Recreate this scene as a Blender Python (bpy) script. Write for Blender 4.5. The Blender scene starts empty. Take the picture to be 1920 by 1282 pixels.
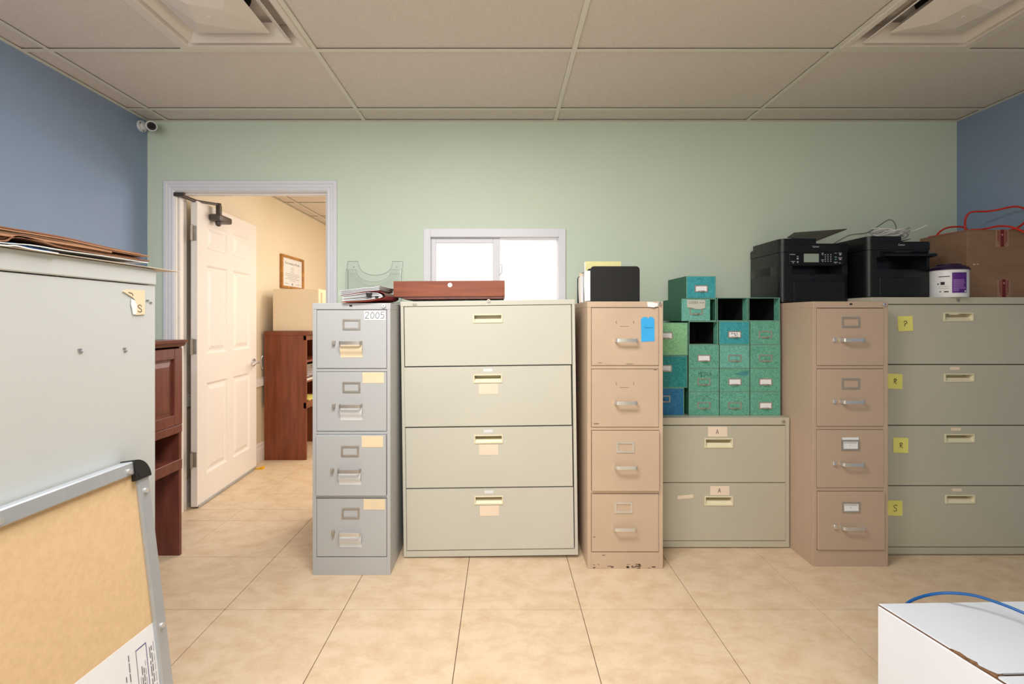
import bpy, bmesh, math, random
from mathutils import Vector, Matrix
random.seed(7)
R = math.radians
# ------------------------------------------------------------------ camera, world, light, exposure
F, X0, Y0, H = 880.0, 941.0, 598.0, 1.26          # focal length in photo pixels, vanishing point, eye height
scn = bpy.context.scene
C = scn.collection
cam_d = bpy.data.cameras.new('camera'); cam = bpy.data.objects.new('camera', cam_d); C.objects.link(cam)
cam_d.sensor_width = 36; cam_d.lens = F / 1920 * 36
cam_d.shift_x = (960 - X0) / 1920; cam_d.shift_y = -(641 - Y0) / 1920
cam_d.clip_start = 0.02
cam.location = (0, 0, H); cam.rotation_euler = (R(90), 0, 0)
scn.camera = cam
w = bpy.data.worlds.new('world'); scn.world = w; w.use_nodes = True
w.node_tree.nodes['Background'].inputs[0].default_value = (0.75, 0.85, 1, 1)
w.node_tree.nodes['Background'].inputs[1].default_value = 0.3
scn.view_settings.view_transform = 'Standard'; scn.view_settings.look = 'None'
scn.view_settings.gamma = 1; scn.view_settings.use_curve_mapping = False
scn.view_settings.exposure = 0.0

def area(name, loc, rot, sx, sy, power, col):
    l = bpy.data.lights.new(name, 'AREA'); l.shape = 'RECTANGLE'; l.size = sx; l.size_y = sy
    l.energy = power; l.color = col
    o = bpy.data.objects.new(name, l); C.objects.link(o); o.location = loc; o.rotation_euler = rot
    return o
area('front_fill', (-0.75, -1.45, 1.55), (R(90), 0, 0), 1.7, 1.3, 30, (1.0, 0.99, 0.975))  # soft fill added behind the camera; the front wall has no window
area('ceiling_troffer', (-0.30, 1.15, 2.505), (0, 0, 0), 1.15, 0.55, 54, (1.0, 0.98, 0.955))
area('ceiling_troffer', (-0.30, -0.75, 2.505), (0, 0, 0), 1.15, 0.55, 34, (1.0, 0.98, 0.955))
area('hall_troffer', (-0.6, 4.5, 2.36), (0, 0, 0), 1.1, 0.55, 20, (1.0, 0.92, 0.82))
area('pane_backlight', (0.05, 4.35, 1.6), (R(-90), 0, 0), 1.2, 1.2, 25, (0.93, 0.96, 1.0))  # added in the hall to backlight the frosted panes
pl = bpy.data.lights.new('hall_fill', 'POINT'); pl.energy = 26; pl.color = (1.0, 0.90, 0.77); pl.shadow_soft_size = 0.15  # fill point added to brighten the hall ceiling; no fixture hangs there
plo = bpy.data.objects.new('hall_fill', pl); C.objects.link(plo); plo.location = (-0.2, 4.9, 1.75)

# ------------------------------------------------------------------ materials
def lin(c):
    return tuple(((v / 255) / 12.92 if v / 255 <= 0.04045 else ((v / 255 + 0.055) / 1.055) ** 2.4) for v in c)
MATS = {}
def mat(name, rgb, rough=0.5, metal=0.0, var=0.05, scale=6.0, bump=0.0, bscale=150.0, rgb2=None, lo=0.35, hi=0.65,
        detail=4.0, nrough=.5, stretch=(1, 1, 1), spec=0.4, coat=0.0, distort=0.0):
    if name in MATS: return MATS[name]
    m = bpy.data.materials.new(name); m.use_nodes = True
    nt = m.node_tree; n = nt.nodes; L = nt.links
    b = n['Principled BSDF']
    tc = n.new('ShaderNodeTexCoord'); mp = n.new('ShaderNodeMapping')
    mp.inputs['Scale'].default_value = stretch
    oi = n.new('ShaderNodeObjectInfo'); ad = n.new('ShaderNodeVectorMath')
    L.new(tc.outputs['Object'], ad.inputs[0]); L.new(oi.outputs['Location'], ad.inputs[1]); L.new(ad.outputs[0], mp.inputs[0])
    nz = n.new('ShaderNodeTexNoise'); nz.inputs['Scale'].default_value = scale; nz.inputs['Detail'].default_value = detail
    nz.inputs['Distortion'].default_value = distort; nz.inputs['Roughness'].default_value = nrough
    L.new(mp.outputs[0], nz.inputs[0])
    rp = n.new('ShaderNodeValToRGB')
    c = lin(rgb)
    c2 = lin(rgb2) if rgb2 else tuple(v * (1 - var * 2) for v in c)
    rp.color_ramp.elements[0].position = lo; rp.color_ramp.elements[1].position = hi
    rp.color_ramp.elements[0].color = (*c2, 1); rp.color_ramp.elements[1].color = (*c, 1)
    L.new(nz.outputs[0], rp.inputs[0]); L.new(rp.outputs[0], b.inputs['Base Color'])
    b.inputs['Roughness'].default_value = rough; b.inputs['Metallic'].default_value = metal
    b.inputs['Specular IOR Level'].default_value = spec
    b.inputs['Coat Weight'].default_value = coat
    if bump:
        n2 = n.new('ShaderNodeTexNoise'); n2.inputs['Scale'].default_value = bscale; n2.inputs['Detail'].default_value = 3
        L.new(mp.outputs[0], n2.inputs[0])
        bp = n.new('ShaderNodeBump'); bp.inputs['Strength'].default_value = bump; bp.inputs['Distance'].default_value = 0.004
        L.new(n2.outputs[0], bp.inputs['Height']); L.new(bp.outputs[0], b.inputs['Normal'])
    MATS[name] = m
    return m

def mat_glass(name, tint, fac):
    m = bpy.data.materials.new(name); m.use_nodes = True
    nt = m.node_tree; n = nt.nodes; L = nt.links
    for x in list(n):
        if x.type != 'OUTPUT_MATERIAL': n.remove(x)
    out = [x for x in n if x.type == 'OUTPUT_MATERIAL'][0]
    t = n.new('ShaderNodeBsdfTransparent'); t.inputs[0].default_value = (*tint, 1)
    g = n.new('ShaderNodeBsdfGlossy'); g.inputs['Roughness'].default_value = 0.05
    mx = n.new('ShaderNodeMixShader'); mx.inputs[0].default_value = .025
    L.new(t.outputs[0], mx.inputs[1]); L.new(g.outputs[0], mx.inputs[2]); L.new(mx.outputs[0], out.inputs[0])
    MATS[name] = m
    return m
def mat_frost(name):
    m = bpy.data.materials.new(name); m.use_nodes = True
    nt = m.node_tree; n = nt.nodes; L = nt.links
    for x in list(n):
        if x.type != 'OUTPUT_MATERIAL': n.remove(x)
    out = [x for x in n if x.type == 'OUTPUT_MATERIAL'][0]
    t = n.new('ShaderNodeBsdfTranslucent'); t.inputs[0].default_value = (.95, .95, .96, 1)
    d = n.new('ShaderNodeBsdfPrincipled'); d.inputs['Base Color'].default_value = (.85, .85, .84, 1); d.inputs['Roughness'].default_value = .25
    nz = n.new('ShaderNodeTexNoise'); nz.inputs['Scale'].default_value = 160
    tc = n.new('ShaderNodeTexCoord'); L.new(tc.outputs['Object'], nz.inputs[0])
    bp = n.new('ShaderNodeBump'); bp.inputs['Strength'].default_value = .5; bp.inputs['Distance'].default_value = .003
    L.new(nz.outputs[0], bp.inputs['Height']); L.new(bp.outputs[0], d.inputs['Normal']); L.new(bp.outputs[0], t.inputs['Normal'])
    mx = n.new('ShaderNodeMixShader'); mx.inputs[0].default_value = .3
    L.new(t.outputs[0], mx.inputs[1]); L.new(d.outputs[0], mx.inputs[2]); L.new(mx.outputs[0], out.inputs[0])
    return m

M_green = mat('green_wall_paint', (210, 222, 204), .6, var=.015, scale=2, bump=.12, bscale=260)
M_blue = mat('blue_wall_paint', (138, 157, 184), .6, var=.015, scale=2, bump=.12, bscale=260)
M_cream = mat('cream_wall_paint', (240, 227, 204), .6, var=.015, scale=2, bump=.1, bscale=260)
M_wains = mat('grey_cream_wall_paint', (222, 208, 180), .6, var=.015, scale=2, bump=.1, bscale=260)
M_trim = mat('white_gloss_trim', (226, 226, 232), .35, var=.01, scale=3)
M_doorw = mat('white_door_paint', (240, 234, 228), .38, var=.01, scale=3)
M_tile = mat('beige_floor_tile', (226, 203, 173), .42, rgb2=(208, 178, 143), scale=8, detail=15, nrough=.72, lo=.30, hi=.58, stretch=(1, 1.5, 1), distort=.25, spec=.35)
M_grout = mat('dark_floor_joint', (96, 72, 52), .8, var=.1, scale=20)
M_ctile = mat('ceiling_board', (222, 213, 204), .9, rgb2=(212, 202, 192), scale=170, bump=.35, bscale=260, detail=3)
M_tee = mat('ceiling_grid_metal', (222, 219, 206), .5, var=.01)
M_vent = mat('white_vent_metal', (226, 216, 206), .45, var=.01)
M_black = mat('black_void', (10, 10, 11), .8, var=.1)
M_grey = mat('grey_cabinet_paint', (187, 188, 189), .42, var=.015, scale=3, bump=.03, bscale=500)
M_putty = mat('putty_cabinet_paint', (203, 200, 188), .42, var=.015, scale=3, bump=.03, bscale=500)
M_putty2 = mat('darker_putty', (192, 186, 168), .42, var=.015, scale=3, bump=.03, bscale=500)  # darker, yellower tone of the putty, for the low and right lateral files
M_beige = mat('beige_cabinet_paint', (202, 177, 153), .45, var=.03, scale=5, bump=.03, bscale=500)
M_tan = mat('tan_cabinet_paint', (192, 167, 146), .42, var=.02, scale=3, bump=.03, bscale=500)
M_lgrey = mat('light_grey_cabinet_paint', (203, 206, 204), .45, var=.015, scale=3)
M_pull = mat('cream_pull_plastic', (232, 222, 190), .4, var=.01)
M_chrome = mat('chrome', (224, 222, 220), .3, .7, var=.04, scale=30)
M_nickel = mat('dull_nickel', (186, 178, 168), .38, .55, var=.08, scale=30)
M_bronze = mat('dark_bronze_paint', (84, 76, 72), .4, .4, var=.05)
M_paper = mat('white_paper', (238, 238, 240), .8, var=.02, scale=10)
M_manila = mat('manila_paper', (238, 218, 184), .8, var=.03, scale=12)
M_pink = mat('faded_pink_paper', (240, 220, 198), .8, var=.02, scale=12)
M_yellow = mat('yellow_note_paper', (240, 232, 128), .8, var=.02, scale=12)
M_bluetag = mat('blue_tag_paper', (62, 176, 240), .6, var=.04, scale=20)
M_ink = mat('dark_ink', (46, 42, 44), .7, var=.05)
M_greyink = mat('grey_print', (128, 124, 132), .8, var=.05)
M_violet = mat('violet_ink', (82, 74, 132), .7, var=.05)
M_tape = mat('clear_tape', (226, 228, 232), .3, var=.02, scale=20)
M_cherry = mat('cherry_wood', (138, 74, 44), .32, rgb2=(114, 56, 33), scale=9, stretch=(3, 3, .35), detail=6, spec=.5)
M_cherryd = mat('dark_cherry_wood', (126, 70, 58), .35, rgb2=(106, 56, 46), scale=9, stretch=(3, 3, .35), detail=6)
M_redwood = mat('red_brown_wood', (146, 77, 48), .4, rgb2=(122, 60, 37), scale=8, stretch=(.4, 3, 4), detail=6)
M_kraft = mat('kraft_board', (178, 132, 100), .85, var=.08, scale=25)
M_kraftd = mat('brown_folder', (142, 98, 72), .8, var=.08, scale=25)
M_carton = mat('brown_carton', (144, 112, 88), .85, rgb2=(136, 105, 82), scale=6, stretch=(1, 1, 3))
M_cork = mat('tan_fibreboard', (222, 190, 148), .9, rgb2=(215, 182, 140), scale=110, detail=8)
M_alu = mat('aluminium', (190, 195, 202), .38, .55, var=.03, scale=20)
M_bplast = mat('black_plastic', (30, 29, 30), .45, var=.1, scale=40)
M_bprint = mat('printer_black_plastic', (22, 22, 24), .33, var=.06, scale=300, bump=.04, bscale=900)
M_bgloss = mat('gloss_black_plastic', (16, 15, 18), .18, var=.05)
M_lcd = mat('grey_green_display', (150, 162, 148), .3, var=.03)
M_white = mat('white_print', (225, 222, 222), .6, var=.03)
M_whitep = mat('white_plastic', (230, 230, 232), .35, var=.02)
M_purple = mat('purple_label', (86, 36, 128), .5, var=.06)
M_purpled = mat('dark_purple_plastic', (44, 18, 58), .35, var=.06)
M_lilac = mat('lilac_print', (160, 118, 190), .6, var=.05)
M_redcord = mat('orange_red_cord', (206, 46, 28), .45, var=.05)
M_wcord = mat('white_cord', (212, 210, 208), .5, var=.04)
M_gcord = mat('grey_cord', (120, 118, 112), .5, var=.04)
M_bcord = mat('blue_cord', (10, 88, 158), .4, var=.04)
M_redtape = mat('red_tape_print', (132, 44, 44), .6, var=.1, scale=60)
M_tantape = mat('tan_tape', (160, 124, 104), .35, var=.04)
M_wcarton = mat('white_carton', (224, 229, 238), .55, var=.015, scale=8)
M_redf = mat('dark_red_folder', (160, 40, 40), .6, var=.06)
M_orangef = mat('orange_folder', (226, 116, 84), .7, var=.06)
M_gold = mat('gold_frame_wood', (196, 138, 64), .4, rgb2=(160, 104, 40), scale=20)
M_hallcab = mat('cream_metal', (240, 220, 190), .45, var=.015)
M_yplast = mat('yellow_plastic', (236, 186, 40), .5, var=.04)
M_acryl = mat_glass('clear_acrylic', (.997, .999, .998), .1)
M_acrye = mat('acrylic_edge', (160, 178, 168), .25, var=.03)
M_frost = mat_frost('frosted_glass')
def marble(name, a, b):
    return mat(name, a, .6, rgb2=b, scale=95, detail=8, lo=.36, hi=.64, distort=2.0)
MB_green = marble('green_marbled_board', (116, 184, 160), (70, 138, 118))
MB_lgreen = marble('light_green_marbled_board', (150, 202, 154), (108, 166, 122))
MB_teal = marble('teal_marbled_board', (72, 170, 178), (40, 132, 142))
MB_dteal = marble('deep_teal_marbled_board', (52, 152, 152), (24, 108, 112))
MB_blue = marble('blue_marbled_board', (48, 124, 170), (22, 88, 132))
MB_aqua = marble('aqua_marbled_board', (126, 192, 178), (82, 152, 138))
MB_side = marble('dark_green_board', (62, 116, 92), (44, 92, 72))
MB_rim = mat('pale_green_rim', (120, 170, 150), .6, var=.08, scale=60)
MB_edge = mat('grey_green_edge', (92, 138, 128), .6, var=.08, scale=60)
M_stain = mat('dirt_stain', (112, 92, 74), .8, var=.15, scale=60)

# ------------------------------------------------------------------ mesh helpers
_font = {}
def font_polys(txt):
    if txt in _font: return _font[txt]
    cu = bpy.data.curves.new('t', 'FONT'); cu.body = txt; cu.size = 1; cu.align_x = 'CENTER'; cu.resolution_u = 2
    o = bpy.data.objects.new('t', cu); C.objects.link(o)
    me = bpy.data.meshes.new_from_object(o.evaluated_get(bpy.context.evaluated_depsgraph_get()))
    r = ([tuple(v.co) for v in me.vertices], [tuple(p.vertices) for p in me.polygons])
    bpy.data.objects.remove(o); bpy.data.curves.remove(cu); bpy.data.meshes.remove(me)
    _font[txt] = r
    return r

class MB:
    def __init__(s): s.bm = bmesh.new()
    def _new(s, f0, mi):
        s.bm.faces.ensure_lookup_table()
        for f in s.bm.faces[f0:]: f.material_index = mi
    def box(s, x0, x1, y0, y1, z0, z1, bev=0.0, mi=0, seg=1, mtx=None):
        f0 = len(s.bm.faces)
        vs = [s.bm.verts.new((x, y, z)) for x in (x0, x1) for y in (y0, y1) for z in (z0, z1)]
        q = [(0, 1, 3, 2), (4, 6, 7, 5), (0, 4, 5, 1), (2, 3, 7, 6), (0, 2, 6, 4), (1, 5, 7, 3)]
        fs = [s.bm.faces.new([vs[i] for i in f]) for f in q]
        if bev:
            ed = list({e for f in fs for e in f.edges})
            r = bmesh.ops.bevel(s.bm, geom=ed, offset=bev, segments=seg, affect='EDGES', profile=.5)
            allv = list({v for f in r['faces'] for v in f.verts} | {v for f in fs if f.is_valid for v in f.verts})
        else: allv = vs
        for v in allv: pass
        if mtx is not None: bmesh.ops.transform(s.bm, matrix=mtx, verts=allv)
        if mi:
            for f in {f for v in allv for f in v.link_faces}: f.material_index = mi
        return s
    def poly(s, pts, mi=0):
        f = s.bm.faces.new([s.bm.verts.new(p) for p in pts]); f.material_index = mi; return s
    def prism(s, pts, ext, mi=0):
        """closed polygon pts (3D) extruded by vector ext"""
        e = Vector(ext); a = [s.bm.verts.new(p) for p in pts]; b = [s.bm.verts.new(Vector(p) + e) for p in pts]
        n = len(a); fs = [s.bm.faces.new(a), s.bm.faces.new(b[::-1])]
        for i in range(n): fs.append(s.bm.faces.new((a[i], b[i], b[(i + 1) % n], a[(i + 1) % n])))
        for f in fs: f.material_index = mi
        return s
    def ribbon(s, a, b, th, mi=0):
        """two equal polylines a,b -> solid sheet of thickness th (vector)"""
        t = Vector(th); n = len(a)
        A = [s.bm.verts.new(p) for p in a]; B = [s.bm.verts.new(p) for p in b]
        A2 = [s.bm.verts.new(Vector(p) + t) for p in a]; B2 = [s.bm.verts.new(Vector(p) + t) for p in b]
        fs = []
        for i in range(n - 1):
            fs += [(A[i], A[i + 1], B[i + 1], B[i]), (A2[i], B2[i], B2[i + 1], A2[i + 1]), (A[i], A2[i], A2[i + 1], A[i + 1]), (B[i], B[i + 1], B2[i + 1], B2[i])]
        fs += [(A[0], B[0], B2[0], A2[0]), (A[-1], A2[-1], B2[-1], B[-1])]
        for f in fs: s.bm.faces.new(f).material_index = mi
        return s
    def tube(s, pts, r, seg=8, mi=0, smooth=0, closed=False):
        pts = [Vector(p) for p in pts]
        if smooth: pts = catmull(pts, smooth, closed)
        rings = []; n = len(pts); prev = None
        for i, p in enumerate(pts):
            if closed: t = pts[(i + 1) % n] - pts[i - 1]
            else: t = pts[min(i + 1, n - 1)] - pts[max(i - 1, 0)]
            t.normalize()
            if prev is None:
                u = t.orthogonal().normalized()
            else:
                u = (prev - t * prev.dot(t)).normalized()
            prev = u; v = t.cross(u)
            rr = r[i] if isinstance(r, (list, tuple)) else r
            rings.append([s.bm.verts.new(p + (u * math.cos(2 * math.pi * k / seg) + v * math.sin(2 * math.pi * k / seg)) * rr) for k in range(seg)])
        m = n if closed else n - 1
        for i in range(m):
            a, b = rings[i], rings[(i + 1) % n]
            for k in range(seg): s.bm.faces.new((a[k], a[(k + 1) % seg], b[(k + 1) % seg], b[k])).material_index = mi
        if not closed:
            s.bm.faces.new(rings[0][::-1]).material_index = mi; s.bm.faces.new(rings[-1]).material_index = mi
        return s
    def cyl(s, p0, p1, r, seg=20, mi=0, r2=None):
        return s.tube([p0, p1], [r, r if r2 is None else r2], seg, mi)
    def lathe(s, prof, c=(0, 0, 0), seg=32, mi=0):
        c = Vector(c)
        rings = [[s.bm.verts.new(c + Vector((r * math.cos(2 * math.pi * k / seg), r * math.sin(2 * math.pi * k / seg), z))) for k in range(seg)] for r, z in prof]
        for a, b in zip(rings, rings[1:]):
            for k in range(seg): s.bm.faces.new((a[k], a[(k + 1) % seg], b[(k + 1) % seg], b[k])).material_index = mi
        s.bm.faces.new(rings[0][::-1]).material_index = mi; s.bm.faces.new(rings[-1]).material_index = mi
        return s
    def sphere(s, c, r, mi=0, seg=14):
        f0 = set(s.bm.faces)
        bmesh.ops.create_uvsphere(s.bm, u_segments=seg, v_segments=seg // 2, radius=r, matrix=Matrix.Translation(c))
        for f in s.bm.faces:
            if f not in f0: f.material_index = mi
        return s
    def text(s, txt, o, u, v, size, mi=0):
        o, u, v = Vector(o), Vector(u), Vector(v)
        vs, fs = font_polys(txt)
        V = [s.bm.verts.new(o + u * (p[0] * size) + v * (p[1] * size)) for p in vs]
        for f in fs:
            try: s.bm.faces.new([V[i] for i in f]).material_index = mi
            except ValueError: pass
        return s
    def stroke(s, pts, o, u, v, size, wd, mi=0):
        """flat ink line through 2-D points"""
        o, u, v = Vector(o), Vector(u), Vector(v)
        P = [Vector((p[0] * size, p[1] * size)) for p in pts]
        for a, b in zip(P, P[1:]):
            d = (b - a)
            if d.length < 1e-9: continue
            d.normalize(); nrm = Vector((-d.y, d.x)) * wd / 2; a2 = a - d * wd * .3; b2 = b + d * wd * .3
            s.poly([o + u * q.x + v * q.y for q in (a2 + nrm, a2 - nrm, b2 - nrm, b2 + nrm)], mi)
        return s
    def build(s, name, mats, parent=None, loc=None, smooth=False, recalc=True):
        if recalc: bmesh.ops.recalc_face_normals(s.bm, faces=s.bm.faces)
        me = bpy.data.meshes.new(name); s.bm.to_mesh(me); s.bm.free()
        for m in (mats if isinstance(mats, (list, tuple)) else [mats]): me.materials.append(m)
        if smooth:
            me.polygons.foreach_set('use_smooth', [True] * len(me.polygons)); me.set_sharp_from_angle(angle=R(40))
        o = bpy.data.objects.new(name, me); C.objects.link(o)
        if parent: o.parent = parent
        if loc: o.location = loc
        return o

def catmull(P, n, closed=False):
    out = []; N = len(P); m = N if closed else N - 1
    for i in range(m):
        if closed: p0, p1, p2, p3 = P[i - 1], P[i], P[(i + 1) % N], P[(i + 2) % N]
        else: p0, p1, p2, p3 = P[max(i - 1, 0)], P[i], P[i + 1], P[min(i + 2, N - 1)]
        for k in range(n):
            t = k / n
            out.append(0.5 * ((2 * p1) + (p2 - p0) * t + (2 * p0 - 5 * p1 + 4 * p2 - p3) * t * t + (3 * p1 - p0 - 3 * p2 + p3) * t ** 3))
    if not closed: out.append(P[-1])
    return out

def thing(name, label, cat, loc=(0, 0, 0), rotz=0, group=None):
    o = bpy.data.objects.new(name, None); C.objects.link(o); o.empty_display_size = .05
    o.location = loc; o.rotation_euler = (0, 0, rotz); o['label'] = label; o['category'] = cat
    if group: o['group'] = group
    return o
def tag(o, label, cat, group=None):
    o['label'] = label; o['category'] = cat
    if group: o['group'] = group
    return o
def struct(o): o['kind'] = 'structure'; return o
def lab(o, l): o['label'] = l; return o
def wp(px, py, d): return Vector(((px - X0) * d / F, d, H - (py - Y0) * d / F))   # photo measurement at depth d -> metres

# ------------------------------------------------------------------ the room
XL, XR, YB, ZC, YF = -2.27, 2.914, 3.006, 2.524, -1.7
WT = 0.10                                                    # thickness of the back wall
DX0, DX1, DZ = -2.087, -1.124, 2.072                          # clear door opening
WX0, WX1, WZ0, WZ1 = -.460, .369, 1.13, 1.788                   # window opening
HX0, HX1, HY1, HZ = -2.155, 1.6, 6.4, 2.40                    # the room beyond

floor = struct(MB().box(XL - .1, XR + .1, YF - .1, HY1 + .1, -.1, -.004).build('floor', M_grout))
TX, TY, TX0, TY0, G = .5157, .449, -1.203, 2.038, .0026
base = None
def add_tile(x0, x1, y0, y1):
    global base
    full = abs(x1 - x0 - TX) < 1e-6 and abs(y1 - y0 - TY) < 1e-6
    if full and base is not None:
        o = base.copy(); C.objects.link(o)
    else:
        hx, hy = (x1 - x0 - G) / 2, (y1 - y0 - G) / 2
        if hx < .004 or hy < .004: return
        o = MB().box(-hx, hx, -hy, hy, -.004, 0, bev=.0008).build('floor_tile', M_tile, floor)
        if full: base = o
    o.location = ((x0 + x1) / 2, (y0 + y1) / 2, 0)
def clip_tiles(ax0, ax1, ay0, ay1):
    i = math.floor((ax0 - TX0) / TX)
    while TX0 + i * TX < ax1:
        j = math.floor((ay0 - TY0) / TY)
        while TY0 + j * TY < ay1:
            x0, x1, y0, y1 = TX0 + i * TX, TX0 + (i + 1) * TX, TY0 + j * TY, TY0 + (j + 1) * TY
            x0, x1, y0, y1 = max(x0, ax0), min(x1, ax1), max(y0, ay0), min(y1, ay1)
            if x1 - x0 > .01 and y1 - y0 > .01: add_tile(x0, x1, y0, y1)
            j += 1
        i += 1
clip_tiles(XL, XR, YF, YB + WT)
clip_tiles(HX0, HX1, YB + WT, HY1)

# walls
def wall_with_holes(name, x0, x1, z1, y0, y1, holes, m):
    xs = sorted({x0, x1} | {h[0] for h in holes} | {h[1] for h in holes})
    b = MB()
    for a, c in zip(xs, xs[1:]):
        mid = (a + c) / 2; hs = [h for h in holes if h[0] < mid < h[1]]
        if not hs: b.box(a, c, y0, y1, 0, z1); continue
        h = hs[0]
        if h[2] > 0: b.box(a, c, y0, y1, 0, h[2])
        b.box(a, c, y0, y1, h[3], z1)
    return struct(b.build(name, m))
holes = [(DX0 - .02, DX1 + .02, 0, DZ + .02), (WX0, WX1, WZ0, WZ1)]
wall_with_holes('wall_back', XL - .1, XR + .1, ZC + .1, YB, YB + WT - .012, holes, M_green)
wall_with_holes('wall_hall_near', HX0 - .1, HX1 + .1, HZ + .1, YB + WT - .012, YB + WT, holes, M_cream)
struct(MB().box(XL - .1, XL, YF, YB, 0, ZC + .1).build('wall_left', M_blue))
struct(MB().box(XR, XR + .1, YF, YB, 0, ZC + .1).build('wall_right', M_blue))
struct(MB().box(XL - .1, XR + .1, YF - .1, YF, 0, ZC + .1).build('wall_front', M_green))
b = MB().box(HX0 - .1, HX0, YB + WT, HY1, .70, HZ + .1); struct(b.build('wall_hall_left', M_cream))
struct(MB().box(HX0 - .1, HX0, YB + WT, HY1, 0, .70).build('wall_hall_left_lower', M_wains))
struct(MB().box(HX1, HX1 + .1, YB + WT, HY1, 0, HZ + .1).build('wall_hall_right', M_cream))
struct(MB().box(HX0 - .1, HX1 + .1, HY1, HY1 + .1, 0, HZ + .1).build('wall_hall_far', M_cream))

# ceilings: grid of tees with boards laid in
def ceiling(name, xs, ys, z, x0, x1, y0, y1, skip=()):
    top = struct(MB().box(x0 - .1, x1 + .1, y0, y1, z + .09, z + .15).build(name, M_black))
    X = [x0] + [x for x in xs if x0 < x < x1] + [x1]; Y = [y0] + [y for y in ys if y0 < y < y1] + [y1]
    cache = {}
    for i in range(len(X) - 1):
        for j in range(len(Y) - 1):
            cells = [(X[i], X[i + 1])]
            for (sx0, sx1, sy0) in skip:
                if abs(Y[j] - sy0) < .02 and X[i] - .01 <= sx0 and sx1 <= X[i + 1] + .01:
                    cells = [c for c in ((X[i], sx0), (sx1, X[i + 1])) if c[1] - c[0] > .06]
            for a, c in cells:
                hx, hy = (c - a) / 2 - .0065, (Y[j + 1] - Y[j]) / 2 - .0065
                k = (round(hx, 4), round(hy, 4))
                if k in cache:
                    o = cache[k].copy(); C.objects.link(o)
                else:
                    o = MB().box(-hx, hx, -hy, hy, 0, .014, bev=.0015).build('ceiling_tile', M_ctile, top); cache[k] = o
                o.location = ((a + c) / 2, (Y[j] + Y[j + 1]) / 2, z + .007)
    t = .012
    for x in X[1:-1]: MB().box(x - t, x + t, y0, y1, z, z + .002, bev=.0006).build('ceiling_tee', M_tee, top)
    for y in Y[1:-1]:
        for a, c in zip(X, X[1:]):
            MB().box(a + t, c - t, y - t, y + t, z, z + .002, bev=.0006).build('ceiling_tee', M_tee, top)
    for (sx0, sx1, sy0) in skip:
        for x in (sx0, sx1):
            if min(abs(x - q) for q in X) > .04:
                MB().box(x - t, x + t, sy0 + t, sy0 + .619 - t, z, z + .002, bev=.0006).build('ceiling_tee', M_tee, top)
    for (a, c, e, f) in ((x0, x0 + .022, y0, y1), (x1 - .022, x1, y0, y1), (x0 + .022, x1 - .022, y0, y0 + .022), (x0 + .022, x1 - .022, y1 - .022, y1)):
        MB().box(a, c, e, f, z - .0012, z + .0008).build('wall_angle', M_tee, top)
    return top
CY = [2.83 - .619 * k for k in range(0, 8)]
VL, VR = (-1.490, -.879), (1.564, 2.175)
ceil = ceiling('ceiling', [-2.134, -.879, .340, 1.564], sorted(CY), ZC, XL, XR, YF, YB,
               skip=[(*VL, CY[2]), (*VR, CY[2])])
ceiling('ceiling_hall', [-2.02, -.80, .42], [3.4, 4.01, 4.62, 5.23, 5.84], HZ, HX0, HX1, YB + WT, HY1)

# door casing and jamb
def casing(name, y, x0, x1, z1, wd, sgn):
    prof = [(0, 0), (0, .008), (.010, .014), (.022, .012), (.026, .016), (.042, .016), (.046, .021), (wd - .006, .021), (wd, .016), (wd, 0)]
    b = MB(); loops = []
    def loop(fn): return [b.bm.verts.new(fn(o, p)) for o, p in prof]
    L = [loop(lambda o, p: (x0 - o, y - sgn * p, 0)), loop(lambda o, p: (x0 - o, y - sgn * p, z1 + o)),
         loop(lambda o, p: (x1 + o, y - sgn * p, z1 + o)), loop(lambda o, p: (x1 + o, y - sgn * p, 0))]
    for a, c in zip(L, L[1:]):
        for k in range(len(prof) - 1): b.bm.faces.new((a[k], a[k + 1], c[k + 1], c[k]))
    b.bm.faces.new(L[0]); b.bm.faces.new(L[-1])
    return struct(b.build(name, M_trim))
casing('trim_1', YB, DX0 - .004, DX1 + .004, DZ + .004, .068, 1)
casing('trim_2', YB + WT, DX0 - .004, DX1 + .004, DZ + .004, .056, -1)
b = MB()
b.box(DX0 - .02, DX0, YB, YB + WT, 0, DZ + .02).box(DX1, DX1 + .02, YB, YB + WT, 0, DZ + .02).box(DX0, DX1, YB, YB + WT, DZ, DZ + .02)
b.box(DX0, DX0 + .012, YB + .02, YB + .055, 0, DZ - .012, bev=.002).box(DX1 - .012, DX1, YB + .02, YB + .055, 0, DZ - .012, bev=.002).box(DX0, DX1, YB + .02, YB + .055, DZ - .012, DZ, bev=.002)
struct(b.build('trim_3', M_doorw))

# hall baseboard and chair rail
def rail(name, z0, z1, pr):
    b = MB(); pts = [(HX0, YB + WT, z) for z in (z0,)]
    P = [(HX0, z0), (HX0 + pr, z0), (HX0 + pr, z1 - .35 * (z1 - z0)), (HX0 + pr * .6, z1 - .22 * (z1 - z0)), (HX0 + pr * .7, z1 - .1 * (z1 - z0)), (HX0 + .004, z1), (HX0, z1)]
    b.prism([(x, YB + WT + .06, z) for x, z in P], (0, HY1 - YB - WT - .06, 0))
    return struct(b.build(name, M_doorw))
rail('baseboard_hall', 0, .16, .014)
rail('trim_4', .665, .74, .02)

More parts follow.
